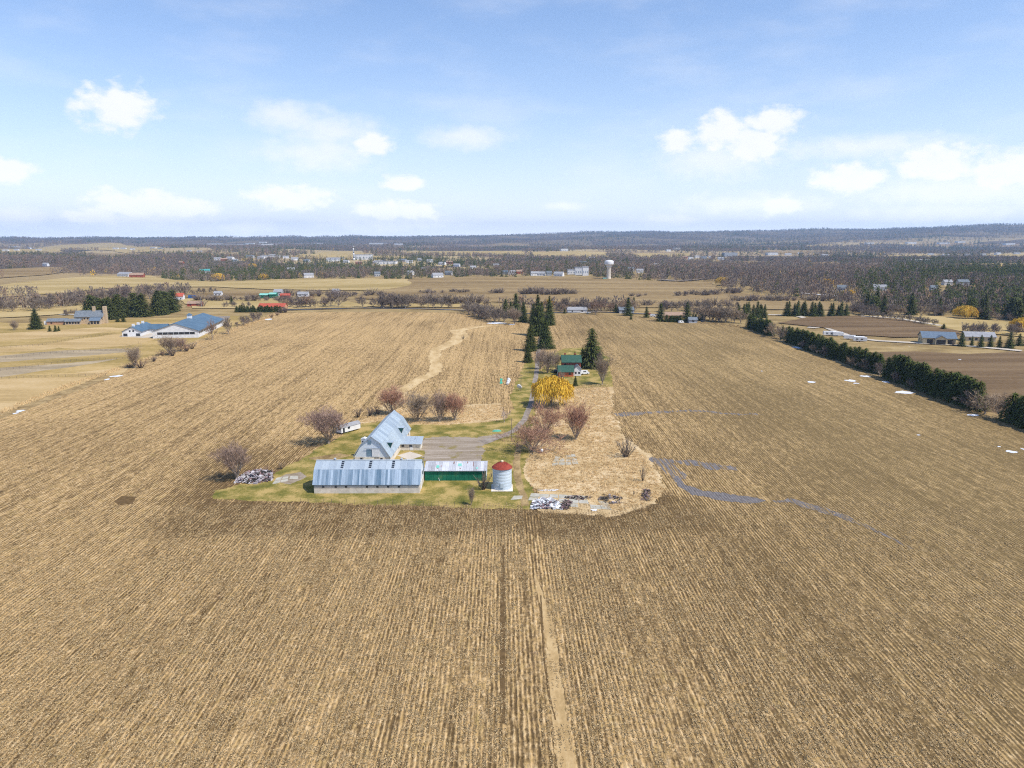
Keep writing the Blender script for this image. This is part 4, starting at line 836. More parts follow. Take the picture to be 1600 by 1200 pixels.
MB().add([(-1.9, 0, .1), (-1.2, -.6, 0), (0, -.8, 0), (1.3, -.6, 0), (1.9, 0, .1), (1.3, .6, 0), (0, .8, 0), (-1.2, .6, 0), (-1.1, 0, .5), (0, 0, .62), (1.2, 0, .5)], [(0, 1, 8), (1, 2, 9, 8), (2, 3, 10, 9), (3, 4, 10), (4, 5, 10), (5, 6, 9, 10), (6, 7, 8, 9), (7, 0, 8)]).build('hull', simple('mint_boat_paint', (.10, .42, .30), (.08, .34, .25), 1, .6), o); MB().box(-1.1, 1.1, -.04, .04, .56, .68).build('keel', B_white, o)
x, y = G(783, 600); o = thing('tarpaulin', 'narrow green tarpaulin lying on the stubble left of the lane', 'tarpaulin', (x, y, 0), rad(3)); f = MB()
for i in range(8):
    w = .55 + .25 * math.sin(i * 1.3); f.v += [(-w + i * .12, i * 1.9, .1 + .1 * (i % 2)), (w + i * .12, i * 1.9, .12 + .12 * ((i + 1) % 2))]
f.f = [(2 * i, 2 * i + 1, 2 * i + 3, 2 * i + 2) for i in range(7)]; f.m = [0] * 7
ob = f.build('sheet', simple('green_tarp', (.10, .45, .30), (.07, .33, .22), 1, .6), o)
x, y = G(793, 601); o = thing('wrapped_bales', 'row of white wrapped bales on the stubble left of the lane', 'bales', (x, y, 0), rad(-4))
for i in range(5): b = MB().lathe([(.5, -.65), (.68, -.6), (.7, 0), (.68, .6), (.5, .65)], 14).build('bale', B_white, o, True); b.rotation_euler = (rad(90), 0, 0.1 * i); b.location = (.35 * (i % 2), i * 2.6, .7)
def pole(label, px, py, Ht, bar=True, group=None, m_=None, r=.13):
    x, y = G(px, py); o = thing('utility_pole', label, 'pole', (x, y, H(x, y)), rad(RG.uniform(-20, 20)), group); MB().tube((0, 0, -.3), (0, 0, Ht), r, r * .7, 7).build('pole', m_ or B_wood, o)
    if bar: MB().box(-.9, .9, -.06, .06, Ht - .7, Ht - .55).build('crossarm', B_wood, o)
    return o
pole('wooden utility pole beside the wide shrub tree at the yard entrance', 799, 690, 8.5); pole('wooden utility pole beside the lane near the satellite dish', 814, 611, 8); pole('wooden utility pole left of the dark spruces on the lane', 821, 566, 9)
pole('wooden utility pole beside the road above the white arena', 315, 481, 11, m_=B_lroof, r=.22); pole('thin light pole at the left edge of the farm road hedge', 465, 481, 9); pole('utility pole on the road right of the spruce lane', 938, 489, 9); pole('utility pole at the far right bend of the side road', 1283, 493, 10)
# ---- wire fence in front of the long barn
o = thing('wire_fence', 'old wire fence with thin wooden posts in front of the long barn', 'fence', (*G(490, 786), 0))
pts = [Vector((*G(x, 786 + (x - 470) * .022), 0)) - o.location for x in range(470, 716, 12)]
for i, p in enumerate(pts):
    q = (math.sin(i * 5.1) * .08, math.cos(i * 3.3) * .08); MB().tube(p, p + Vector((q[0], q[1], 1.35 + .15 * math.sin(i * 2.2))), .055, .045, 5).build('post', B_wood, o)
f = MB()
for a, b in zip(pts[:-1], pts[1:]):
    for z in (.35, .75, 1.15): f.tube(a + Vector((0, 0, z)), b + Vector((0, 0, z)), .012, .012, 3)
f.build('wire', B_wood, o)
def rail_fence(label, px, Ht=1.3, step=3.0, m_=None, r=.07):
    w = [Vector((*p, 0)) for p in GP(px)]; base = w[0].copy(); o = thing('rail_fence', label, 'fence', base); P = []
    for a, b in zip(w[:-1], w[1:]):
        n = max(1, int((b - a).length / step)); P += [a.lerp(b, k / n) - base for k in range(n)]
    P.append(w[-1] - base); me = None
    for p in P:
        if me is None: me = MB().tube((0, 0, -.1), (0, 0, Ht), r, r, 4).mesh('post', m_ or B_wood)
        q = link('post', me, o); q.location = p
    f = MB()
    for a, b in zip(P[:-1], P[1:]):
        for z in (.5, .95, 1.25): f.tube(a + Vector((0, 0, z * Ht / 1.3)), b + Vector((0, 0, z * Ht / 1.3)), .035, .035, 3)
    f.build('rail', m_ or B_wood, o)
rail_fence('grey rail fence above the sandy paddock on the left', [(-20, 593), (60, 590), (165, 587)]); rail_fence('grey rail fence crossing the pasture left of the large bare trees', [(-20, 582), (60, 572), (120, 564), (200, 561)])
rail_fence('grey rail fence below the stone mansion', [(-10, 545), (60, 540), (130, 528), (180, 522)]); rail_fence('grey rail fence in the middle of the left pasture', [(-10, 562), (70, 553), (150, 548), (205, 548)])
rail_fence('low rail fence along the far edge of the left stubble field', [(440, 484), (560, 481), (735, 484)], step=4)

# ---- stone mansion
x, y = G(157, 507); o = thing('stone_mansion', 'stone mansion with slate roof and two tall chimneys before the dark pines', 'house', (x - 25, y - 1, H(x, y)), rad(8))
gabled('', '', '', 0, 0, 22, 10, 6.2, 4.6, B_stone, B_slate, [('f', 2 + 2.6 * i, 4.0, 1.1, 1.3) for i in range(7)] + [('r', 3, 3.8, 1.2, 1.4)], chim=[(13, 4, 2.0, 14.2, B_stone)], base=(3, 3), parts=o)
gabled('', '', '', 0, 0, 12, 5, 3.0, 1.8, B_stone, B_slate, [('f', 1 + 2.2 * i, .8, 1.4, 1.6) for i in range(5)], base=(-3, -1.5), parts=o)
gabled('', '', '', 0, 0, 8, 5.5, 3.4, 2.2, B_stone, B_slateb, [('f', .8 + 2.4 * i, .5, 1.7, 2.2) for i in range(3)], base=(16.5, -2.2), parts=o)
MB().box(24.9, 27.3, 5, 8.2, -1, 14.5).build('chimney', B_stone, o); gabled('', '', '', 0, 0, 15, 7, 2.8, 2.0, B_terra, B_slate, [('f', 3, .8, 1.2, 1.2)], base=(-18.5, 2), parts=o); MB().box(-4.5, -1.6, .3, .9, 0, 3.6).build('garage_door', B_dark, o)
MB().box(-21, -17.5, 3, 4, 0, 3).build('porch', B_white, o)
# ---- white riding arena: three wings
x, y = G(310, 527.5); AX, AY = x, y
o = thing('riding_arena', 'large white horse arena with blue metal roof and long window bands', 'arena', (x, y, 0), rad(98))
# local x runs away from camera along the long side, local y to the left
LA, WA, hA, rA = 76, 31, 5.2, 5.2
f = MB(); f.prism([(0, -.5), (WA, -.5), (WA, hA), (WA / 2, hA + rA), (0, hA)], 0, LA); f.build('wall', B_white, o)
f = MB(); f.slab((-.6, -.9, hA - .25), (LA + .6, -.9, hA - .25), (LA + .6, WA / 2, hA + rA + .05), (-.6, WA / 2, hA + rA + .05), .2); f.slab((-.6, WA / 2, hA + rA + .05), (LA + .6, WA / 2, hA + rA + .05), (LA + .6, WA + .9, hA - .25), (-.6, WA + .9, hA - .25), .2); f.build('roof', B_blue, o)
for i in range(7): MB().box(-.1, .0, 2.2 + i * 3.7, 5.6 + i * 3.7, 2.6, 4.3).build('window', B_dark, o)
for i in range(17): MB().box(3 + i * 4.2, 6.2 + i * 4.2, -.1, .0, 2.7, 4.1).build('window', B_dark, o)
MB().box(36.5, 39.5, 14, 17, hA + rA - .5, hA + rA + 2.4).build('cupola', B_white, o); MB().add([(36.1, 13.6, hA + rA + 2.4), (39.9, 13.6, hA + rA + 2.4), (39.9, 17.4, hA + rA + 2.4), (36.1, 17.4, hA + rA + 2.4), (38, 15.5, hA + rA + 4)], [(0, 1, 4), (1, 2, 4), (2, 3, 4), (3, 0, 4)]).build('cupola_roof', B_blue, o)
# stable wing on the left, joined by a link
f = MB(); f.prism([(43.5, -.5), (56.5, -.5), (56.5, 3.6), (50, 6.9), (43.5, 3.6)], 14, 46); f.prism([(31, -.5), (44, -.5), (44, 3.2), (31, 3.2)], 30, 42); f.build('stable_wing', B_white, o)
f = MB(); f.slab((13.4, 42.8, 3.3), (46.6, 42.8, 3.3), (46.6, 50, 7.0), (13.4, 50, 7.0), .2); f.slab((13.4, 50, 7.0), (46.6, 50, 7.0), (46.6, 57.2, 3.3), (13.4, 57.2, 3.3), .2)
f.slab((29.4, 44.5, 3.1), (29.4, 30.5, 3.1), (36, 30.5, 6.4), (36, 44.5, 6.4), .2); f.slab((36, 44.5, 6.4), (36, 30.5, 6.4), (42.6, 30.5, 3.1), (42.6, 44.5, 3.1), .2); f.build('stable_roof', B_blue, o)
for a, b, z0, z1 in ((44.3, 47.0, .3, 2.2), (53, 55.8, .3, 2.2), (48.2, 49.3, 3.4, 4.6), (50.6, 51.7, 3.4, 4.6)): MB().box(13.88, 14.0, a, b, z0, z1).build('window', B_dark, o)
for x_ in (18, 28, 38): MB().box(x_, x_ + 1.6, 49.2, 50.8, 6.5, 8.6).build('roof_vent', B_white, o)
# ---- right: tan garage house, grey house, white trailers
x, y = G(1441, 537.5); x2, y2 = G(1493, 539.5)
o = thing('garage_house', 'tan garage with blue grey metal roof and three dark doors across the right field', 'garage', (x, y, H(x, y)), math.atan2(y2 - y, x2 - x)); wG = math.hypot(x2 - x, y2 - y)
gabled('', '', '', 0, 0, wG, 13, 4.6, 3.4, B_cedar, B_slateb, [('l', 3, 1.6, 1.1, 1.6), ('l', 8.5, 1.6, 1.1, 1.6)], base=(0, 0), parts=o, ov=.7)
MB().prism([(wG * .36, -.5), (wG * .70, -.5), (wG * .70, 4.5), (wG * .53, 6.4), (wG * .36, 4.5)], -2.2, 4, axis='y').build('porch_wall', B_cedar, o)
f = MB(); f.slab((wG * .34, -2.8, 4.3), (wG * .53, -2.8, 6.5), (wG * .53, 5, 6.5), (wG * .34, 5, 4.3), -.2); f.slab((wG * .53, -2.8, 6.5), (wG * .72, -2.8, 4.3), (wG * .72, 5, 4.3), (wG * .53, 5, 6.5), -.2); f.build('porch_roof', B_slateb, o)
for a, b, yy in ((.13, .31, -.08), (.39, .67, -2.28), (.76, .92, -.08)): MB().box(wG * a, wG * b, yy, yy + .08, .1, 3.5).build('garage_door', B_dark, o)
x, y = G(1508, 533); gabled('bungalow', 'pale grey roofed bungalow half hidden behind young spruces at the right', 'house', (x, y), rad(-14), 19, 10, 3.4, 2.8, B_cedar, B_lroof, [('f', 2 + 4 * i, 1, 1.6, 1.4) for i in range(4)])
def trailer(label, px, py, L, Ht, rot, group=None, win=True):
    x, y = G(px, py); o = thing('trailer', label, 'trailer', (x, y, H(x, y)), rot, group)
    MB().prism([(0, .7), (L, .7), (L + .2, 1.6), (L, Ht), (.15, Ht), (0, Ht - .3)], -1.25, 1.25, axis='y').build('body', B_white, o)
    if win:
        for a in (.2, .55): MB().box(L * a, L * a + 1.4, -1.33, -1.25, 1.6, 2.3).build('window', B_dark, o)
    for a in (.3, .45): MB().tube((L * a, -1.2, .4), (L * a, 1.2, .4), .4, .4, 10).build('wheel', B_tyre, o)
    return o
trailer('white camper trailer with dark windows, left end of the trailer row behind the hedge', 1286, 524, 9, 3.2, rad(-10)); trailer('white box trailer with dark awning, second in the row behind the hedge', 1301, 525, 7, 3.1, rad(-14), win=False)
trailer('plain white trailer, third in the row behind the hedge', 1318, 530, 7.5, 3.1, rad(-20), win=False); trailer('white camper trailer with two windows, fourth in the row behind the hedge', 1333, 533.5, 8.5, 3.4, rad(-22)); trailer('white trailer at the right end of the row by the gravel drive', 1351, 533, 7, 3.2, rad(160), win=False)
# ------------------------------------------------------------------ heights from pixels
def treeH(px, base, top):
    """real height of something standing at (px, base) whose tip shows at row top"""
    x, y = G(px, base); d = pdir(px, top); t = math.hypot(x, y) / math.hypot(d[0], d[1]); return CAMH + d[2] * t - H(x, y)
def T(kind, px, base, top, label, group=None, v=None, wide=1.0, h=None):
    x, y = G(px, base); return kind.place(x, y, h or max(1.0, treeH(px, base, top)), label, group, v, wide=wide)
hg, hr, hp = K_hero['grey'], K_hero['red'], K_hero['purple']; bg_, br_, bp_, bt_ = K_bush['grey'], K_bush['red'], K_bush['purple'], K_bush['tan']
mg, mr, mp_, mt_ = K_mid['grey'], K_mid['red'], K_mid['purple'], K_mid['tan']
# farmstead trees
T(hp, 370, 749, 683, 'bare purple brown tree beside the scrap heap, leftmost of the farm', wide=1.0); T(hp, 514, 693, 627, 'wide bare tree with reddish twigs beside the derelict trailer hut', v=1, wide=1.25)
T(hr, 613, 648, 599, 'bare reddish tree directly behind the ridge of the gambrel barn', v=0, wide=1.3); T(hg, 653, 658, 600, 'bare grey brown tree behind the barn, second of the four in a row', v=0, wide=1.12)
T(hp, 687, 659, 603, 'narrow bare tree behind the barn, third of the four in a row', v=0, wide=.85); T(hr, 711, 657, 606, 'bare tree with reddish crown, rightmost of the four behind the barn', v=1, wide=1.1)
T(K_vase, 832, 706, 655, 'very wide many stemmed shrub tree right of the farmyard', v=0, wide=1.55); T(K_vase, 853, 676, 625, 'reddish many stemmed tree behind the wide shrub tree', v=1, wide=1.1)
T(hr, 900, 687, 622, 'bare rust red tree standing alone in the dead meadow', v=0, wide=.95); T(K_wil, 862, 634, 586, 'round yellow willow beside the lane', wide=.98)
T(K_birch, 788, 660, 634, 'small pale pink birch at the lane corner above the farmyard', wide=1.1); T(bg_, 978, 714, 684, 'bare shrub at the right edge of the meadow', v=0, wide=.9); T(hg, 737, 789, 755, 'small bare tree on the lawn between long barn and grain bin', v=1, wide=.55)
T(bp_, 755, 765, 735, 'scrubby bare bush against the green shed end wall', v=1, wide=.7); T(hg, 877, 609, 573, 'slim bare tree in front of the farmhouse', v=0, wide=.5)
T(hg, 941, 601, 545, 'bare tree with crooked limbs right of the farmhouse lawn', v=1, wide=.75); T(hg, 856, 583, 536, 'broad bare grey tree beside the lane left of the farmhouse', v=0, wide=1.0); T(hp, 844, 577, 540, 'leaning bare tree at the lane left of the farmhouse', v=0, wide=.8)
T(hg, 869, 579, 545, 'bare tree close to the left wall of the farmhouse', v=1, wide=.7); T(mp_, 935, 575, 545, 'bare tree under the tall pine right of the farmhouse', wide=.9); T(mp_, 917, 572, 545, 'bare tree between the farmhouse and the tall pine', wide=.8)
T(mg, 990, 775, 757, 'dead thorny scrub in the meadow left of the brush pile', wide=.4, h=1.8); T(bg_, 1004, 752, 728, 'dead upright stems in the meadow near its right edge', wide=.35); T(bt_, 440, 733, 722, 'low tan bush behind the scrap heap'); T(br_, 416, 738, 728, 'small reddish bush behind the scrap heap')
T(bt_, 872, 640, 634, 'flat dead shrub in the meadow beside the red tree', wide=1.8); T(bg_, 724, 530, 524, 'tiny green grey shrub in the grass waterway')
for i, (x, y) in enumerate([(560, 652), (578, 650), (590, 648)]): T(bp_, x, y, y - 14, 'dark brushy shrub behind the gambrel barn roof, %s from the left' % ordinal(i), 'shrubs behind the gambrel barn')
# spruces and pines by the lane and the farmhouse
LS = [(825, 566, 533, K_spr, 1), (829, 548, 503, K_spr, 1.0), (852, 544, 498, K_spr, 1.25), (840, 524, 459, K_spr, .95), (858, 508, 461, K_spr, .9), (846, 506, 470, K_spr, 1), (833, 505, 474, K_spr, 1.1), (818, 503, 470, K_spr, 1.1), (806, 497, 457, K_pine, 1), (790, 494, 466, K_pine, 1.1), (798, 492, 470, K_pine, 1)]
LL = ['dark spruce at the near end of the lane row', 'tall dark spruce second from the near end of the lane row', 'broad spruce right of the lane behind the grey bare tree', 'tallest spruce of the lane row', 'pointed spruce at the right edge of the lane row', 'spruce hidden between the two tallest lane spruces', 'spruce left of the tallest one in the lane row', 'small spruce left behind the lane row', 'ragged pine rising behind the left end of the lane row', 'pine at the far left behind the bare thicket', 'pine standing between two ragged pines behind the lane']
for (x, b, t_, k, w), lb in zip(LS, LL): T(k, x, b, t_, lb, 'conifers along the lane', wide=w)
T(K_pine, 924, 574, 511, 'tall ragged pine behind the farmhouse', v=0, wide=1.15); T(K_spr, 910, 573, 543, 'dark spruce between the farmhouse and the tall pine', v=1, wide=.9); T(K_spr, 899, 603, 587, 'small cone shaped spruce on the farmhouse lawn', v=2, wide=1.0); T(K_spr, 898, 566, 549, 'spruce tip showing over the farmhouse roof', v=0)
T(K_spr, 57, 514, 481, 'large lone spruce left of the stone mansion', v=1, wide=1.3)
for i, (x, b, t_) in enumerate([(78, 518, 508), (87, 518, 507), (92, 517, 509)]): T(K_sprm, x, b, t_, 'small conifer on the lawn below the terracotta wing, %s from the left' % ordinal(i), 'small conifers below the mansion', wide=1.3)
for i, (x, b, t_) in enumerate([(184, 503, 493), (193, 503, 492)]): T(K_sprm, x, b, t_, 'round topped small conifer before the pine grove, %s of the two' % ('left', 'right')[i], 'small conifers before the pine grove', wide=1.6)
def rowT(kinds, px, n, hr_, label, group, jit=(2, 2), wide=(.8, 1.2), seed=0):
    rg = random.Random(seed * 7 + n); w = [Vector((*p, 0)) for p in GP(px)]; ls = [(b - a).length for a, b in zip(w[:-1], w[1:])]; tot = sum(ls); out = []
    for i in range(n):
        s = (i + rg.uniform(.2, .8)) / n * tot; k = 0
        while k < len(ls) - 1 and s > ls[k]: s -= ls[k]; k += 1
        p = w[k].lerp(w[k + 1], s / max(ls[k], 1e-6)); x, y = p.x + rg.uniform(-1, 1) * jit[0], p.y + rg.uniform(-1, 1) * jit[1]
        kd = rg.choice(kinds); o = kd.place(x, y, rg.uniform(*hr_), '', group, wide=rg.uniform(*wide)); out.append((math.atan2(x, y), o, kd))
    out.sort(key=lambda e: e[0])
    for i, (_, o, kd) in enumerate(out): o['label'] = label % ordinal(i)
    return out
P2 = [K_pine, K_pinm, K_sprm]
rowT([K_pinm, K_pine], [(143, 499), (172, 498), (205, 494)], 11, (18, 23), 'dark pine of the grove behind the stone mansion, %s from the left', 'pines of the grove behind the mansion', (3, 8), (1.1, 1.4), seed=1)
rowT([K_pinm, K_pine], [(215, 494), (240, 493), (272, 487)], 10, (19, 24), 'dark pine of the grove above the white arena, %s from the left', 'pines of the grove above the arena', (3, 9), (1.1, 1.4), seed=2); T(K_pine, 134, 489, 470, 'lone ragged pine rising behind the mansion roof')
# cedar hedgerow on the right, along x = 199
rg = random.Random(5); hd_ = []
def hedge_run(y0, y1, step, hh):
    y = y0
    while y < y1:
        hd_.append((199.5 + rg.uniform(-1.2, 1.2), y + rg.uniform(-.8, .8), hh * rg.uniform(.82, 1.12))); y += step * rg.uniform(.8, 1.2)
hedge_run(170, 267, 2.5, 11.5); hedge_run(286, 358, 2.3, 12.5); hedge_run(368, 488, 2.5, 11); hedge_run(520, 566, 3.4, 11)
hd_.sort(key=lambda p: -p[1])
for i, (x, y, h_) in enumerate(hd_): K_ced.place(x, y, h_, 'dark green cedar of the long hedgerow beside the right field, %s from the far end' % ordinal(i), 'cedars of the long hedgerow', wide=rg.uniform(1.0, 1.3), z=0)
for i, (x, y, h_, k) in enumerate([(197, 511, 12, mt_), (199, 502, 10, mt_), (198, 493, 11, mg), (197, 362, 8, mp_), (196.5, 377, 7.5, mp_), (196, 389, 7, mt_), (195.5, 345, 6.5, mp_), (195.5, 330, 6, mp_), (196, 288, 9, mp_), (197, 279, 11.5, mt_), (197.5, 271, 12, mt_), (196, 425, 7, mp_), (196, 440, 6, mt_), (196, 455, 6.5, mp_)]):
    k.place(x, y, h_, 'bare bush like tree in a gap of the cedar hedgerow, %s from the list of gaps' % ordinal(i) if 0 else 'bare small tree growing in the cedar hedgerow, %s' % ('in its far gap', 'centre of its far gap', 'near side of its far gap', 'before its middle', 'just beyond the thin stretch', 'beside the trailers', 'under its tall middle stretch', 'ending the tall stretch', 'far side of the near gap', 'centre of the near gap', 'near side of the near gap', 'below the last trailer', 'left of the camper trailers', 'by the first trailer')[i], 'bare trees in the hedgerow', wide=1.3, z=0)
T(K_sprm, 1222, 530, 507, 'slender grey green spruce standing alone in the far gap of the hedgerow', wide=.7)
# left field margin
T(hg, 211, 575, 532, 'broad bare tree on the left field boundary, nearest of its kind', wide=.9); T(hg, 265, 555, 516, 'spreading bare tree before the white arena wall', v=1, wide=1.15); T(hp, 283, 549, 523, 'lower bushy bare tree right of the spreading one', v=0, wide=1.2)
T(mr, 332, 531, 494, 'slim bare tree before the right window band of the arena', wide=.6); T(mg, 357, 522, 492, 'bare tree at the right corner of the arena', wide=.75); T(hg, 22, 516, 496, 'small bare tree alone in the left pasture', wide=1.0)
for i, (x, y, h_) in enumerate([(203, 575, 9), (220, 575, 14), (240, 565, 9), (254, 556, 10), (270, 556, 12), (292, 549, 12), (300, 545, 10)]): T(br_ if i % 2 else bp_, x, y, y - h_, 'low thorny bush on the left field boundary, %s from the left' % ordinal(i), 'bushes on the left field boundary', wide=1.4)
for i, (x, y, h_) in enumerate([(380, 509, 17), (388, 506, 16), (396, 503, 17), (404, 500, 16), (371, 511, 9)]): T(mp_, x, y, y - h_, 'dense purple brown bush tree right of the arena, %s in its clump' % ordinal(i), 'bush clump right of the arena', wide=1.4)
for i, (x, y) in enumerate([(425, 496), (433, 493)]): T(br_, x, y, y - 6, 'rusty low bush at the corner of the left field, %s of two' % ('left', 'right')[i], wide=1.6)
rowT([K_ced], [(370, 488), (400, 488), (438, 488)], 20, (5.5, 7.5), 'clipped dark cedar of the garden hedge before the red brown roof, %s from the left', 'garden hedge cedars', (1, 1), (1.1, 1.4), seed=3)
T(K_sprm, 362, 476, 462, 'dark spruce left of the clipped garden hedge', wide=1.2); T(bg_, 317, 480, 469, 'dark round bush beside the road above the arena', wide=1.5); rowT([bp_, mp_], [(440, 489), (452, 488)], 4, (4, 6), 'bare bush right of the garden hedge, %s', 'bushes right of the garden hedge', seed=4)
rowT([mp_, mg], [(340, 482), (350, 480), (395, 482)], 6, (6, 10), 'bare garden tree behind the clipped hedge, %s from the left', 'garden trees behind the hedge', (4, 4), seed=33)
# row of bare trees along the far edge of the left field
rowT([mp_, mg, mr], [(445, 480), (470, 481), (505, 480)], 13, (10, 16), 'bare tree in the grey clump at the road left of centre, %s from the left', 'clump at the left road', (5, 7), (.9, 1.3), seed=5)
for x, t_, lb in ((517, 455, 'bare tree at the road, left of the round headed one'), (529, 447, 'tall round headed bare tree at the road'), (567, 458, 'bare tree at the road right of the round headed one'), (583, 461, 'low spreading bare tree at the road before the knoll')): T(mp_, x, 480, t_, lb, wide=1.0)
rowT([mp_, mg], [(595, 481), (618, 481), (642, 481)], 14, (13, 18), 'bare tree in the dark wood at the middle of the road, %s from the left', 'wood at the middle of the road', (4, 10), (1.0, 1.4), seed=6)
rowT([mg, mt_], [(650, 481), (680, 481), (712, 482)], 7, (7, 13), 'thin bare tree along the road right of the dark wood, %s from the left', 'thin trees along the road', (3, 3), (.8, 1.1), seed=7)
# thicket left of the lane spruces
rowT([mg, mp_], [(728, 488), (745, 493), (765, 500), (785, 505)], 24, (11, 14), 'grey bare tree of the dense thicket left of the lane spruces, %s from the left', 'thicket left of the lane', (4, 9), (1.0, 1.4), seed=8)
T(hg, 804, 507, 473, 'rounded bare tree at the right end of the thicket', wide=1.0)
# trees around the road houses, centre right
rowT([mp_, mr, mt_], [(870, 487), (930, 486), (990, 488)], 20, (9, 15), 'bare tree behind the roadside bungalows, %s from the left', 'trees behind the roadside bungalows', (4, 12), (1, 1.4), seed=9)
T(mr, 931, 491, 462, 'big round headed bare tree at the road right of the lane', wide=1.2); rowT([mt_, K_wil], [(840, 483), (862, 482), (900, 481)], 7, (9, 12), 'tan or yellow tree behind the tall lane spruces, %s from the left', 'yellowish trees behind the lane', (4, 6), seed=10)
for i, (x, b, t_) in enumerate([(882, 490, 481), (889, 479, 471), (962, 489, 474), (981, 493, 463), (986, 499, 490), (990, 480, 463), (1010, 496, 478), (1032, 502, 472), (1073, 503, 470)]):
    T(K_sprm, x, b, t_, 'dark conifer by the roadside houses, %s from the left' % ordinal(i), 'conifers by the roadside houses', wide=1.2)
rowT([K_ced], [(1042, 503), (1062, 504)], 9, (5.5, 7), 'dark cedar of the garden hedge before the brown roof, %s from the left', 'cedars before the brown roof', (1, 1), (1, 1.2), seed=11); rowT([K_ced], [(1082, 500), (1095, 501)], 5, (5, 7), 'dark cedar right of the tall garden spruce, %s from the left', 'cedars by the grey shed', (1, 1), seed=12)
rowT([mg, mt_], [(1090, 498), (1120, 503), (1152, 504)], 20, (12, 17), 'bare grey tree of the wood right of the brown roof, %s from the left', 'wood right of the brown roof', (4, 10), (1, 1.3), seed=13)
rowT([mg, mp_], [(1030, 488), (1100, 485), (1150, 486)], 14, (9, 14), 'slim bare tree behind the brown roof, %s from the left', 'slim trees behind the brown roof', (4, 8), seed=14)
rowT([K_sprm], [(1155, 499), (1175, 497), (1198, 496)], 9, (12, 16), 'spruce of the short row left of the side road, %s from the left', 'spruces left of the side road', (2, 3), (1, 1.2), seed=15)
rowT([K_sprm], [(1228, 494), (1270, 494), (1286, 494)], 13, (11, 16), 'spruce of the row beyond the side road, %s from the left', 'spruces beyond the side road', (2, 3), (1.1, 1.4), seed=16); rowT([K_sprm], [(1297, 494), (1306, 494), (1322, 494)], 6, (9, 15), 'spruce of the second short row beyond the brown field, %s from the left', 'second spruce row', (2, 2), (1.1, 1.4), seed=17)
rowT([mg], [(1345, 494), (1390, 500), (1430, 504), (1462, 510)], 14, (6, 8), 'small orchard tree in the row along the side road, %s from the left', 'orchard row', (1, 1), (1.2, 1.5), seed=18); rowT([mg, mp_], [(1330, 490), (1345, 492), (1362, 493)], 6, (8, 12), 'bare tree at the left end of the orchard, %s from the left', 'trees at the orchard end', (3, 4), seed=19)
for i, (x, b, t_, w) in enumerate([(1502, 541, 518, 1.2), (1518, 541, 524, .9), (1532, 543, 522, 1.2), (1547, 543, 523, 1.2), (1561, 543, 524, 1.1), (1577, 544, 518, 1.3), (1592, 540, 520, 1.3), (1604, 540, 520, 1.3)]): T(K_sprm, x, b, t_, 'young spruce before the grey bungalow, %s from the left' % ordinal(i), 'young spruces before the bungalow', wide=w)
T(K_wil, 1597, 519, 495, 'yellow willow at the right edge of the picture', wide=1.1); T(K_sprm, 1474, 515, 505, 'round evergreen behind the tan garage roof', wide=2.0); rowT([mg, mp_], [(1500, 522), (1540, 522), (1590, 524)], 12, (7, 11), 'bare garden tree behind the grey bungalow, %s from the left', 'garden trees behind the bungalow', (4, 5), seed=20); T(bp_, 1489, 540, 533, 'small dark bush at the corner of the tan garage')
# hedges and bushes across the rolling fields
for j, (x0, x1, yb, n, hh, lb) in enumerate([(655, 690, 458, 8, (4, 6), 'above the far thicket'), (700, 735, 457, 9, (4, 6), 'in the line below the brown hill'), (766, 784, 458, 5, (5, 7), 'before the brown hill, small clump'), (812, 898, 460, 22, (6, 10), 'in the long clump before the brown hill'), (981, 1008, 463, 5, (4, 6), 'in the two round clumps on the brown hill'),
                                             (1057, 1075, 463, 4, (6, 8), 'on the brown hill right of the tower'), (1082, 1122, 461, 11, (6, 8), 'in the hedge on the brown hill'), (1127, 1155, 458, 9, (6, 9), 'right of the hedge on the brown hill'), (1143, 1240, 470, 22, (5, 8), 'in the lower hedge on the right'), (1255, 1300, 470, 10, (5, 8), 'in the far right lower hedge'),
                                             (300, 470, 470, 26, (5, 9), 'in the loose hedge of the left hay fields'), (430, 600, 462, 26, (5, 10), 'in the upper hedge of the left hay fields'), (640, 760, 474, 22, (7, 12), 'behind the road in the centre'), (1000, 1140, 478, 18, (5, 9), 'in the hollow behind the brown roof')]):
    rowT([K_bush[c] for c in ('purple', 'grey')] + [mp_], [(x0, yb), ((x0 + x1) / 2, yb + 1), (x1, yb)], n, hh, 'purple grey bush %s, %%s from the left' % lb, 'bushes ' + lb, (3, 9), (1.3, 1.9), seed=40 + j)
rowT([mp_, mg], [(-20, 486), (60, 485), (128, 478)], 12, (13, 18), 'bare tree of the wood behind the mansion road, %s from the left', 'wood behind the mansion road', (4, 22), (1, 1.4), seed=60); rowT([mp_, mg], [(130, 474), (200, 469), (285, 464)], 10, (13, 19), 'bare tree of the wood behind the pine groves, %s from the left', 'wood behind the pine groves', (4, 25), (1, 1.4), seed=61)
rowT([bp_, mp_], [(100, 494), (112, 492), (120, 491)], 4, (5, 8), 'dark bush left behind the mansion, %s from the left', 'bushes behind the mansion', seed=62); rowT([mp_], [(285, 462), (310, 460), (345, 458)], 6, (6, 10), 'bare tree around the red roofed barn, %s from the left', 'trees around the red barn', seed=63)

for x, b, t_, lb in ((341, 439, 426, 'yellow willow at the near edge of the left town trees'), (411, 437, 427, 'yellow willow before the town left of centre'), (965, 425, 416, 'yellow willow right of the water tower'), (1128, 446, 432, 'yellow willow beside the road on the brown hill'), (1325, 466, 452, 'bright yellow willow in the right hand valley'), (1292, 447, 434, 'yellow willow among the far valley woods'), (395, 420, 411, 'yellow willow deep in the left town'), (1268, 449, 438, 'dull yellow willow left of the far valley woods')): T(K_wil, x, b, t_, lb, wide=1.2)
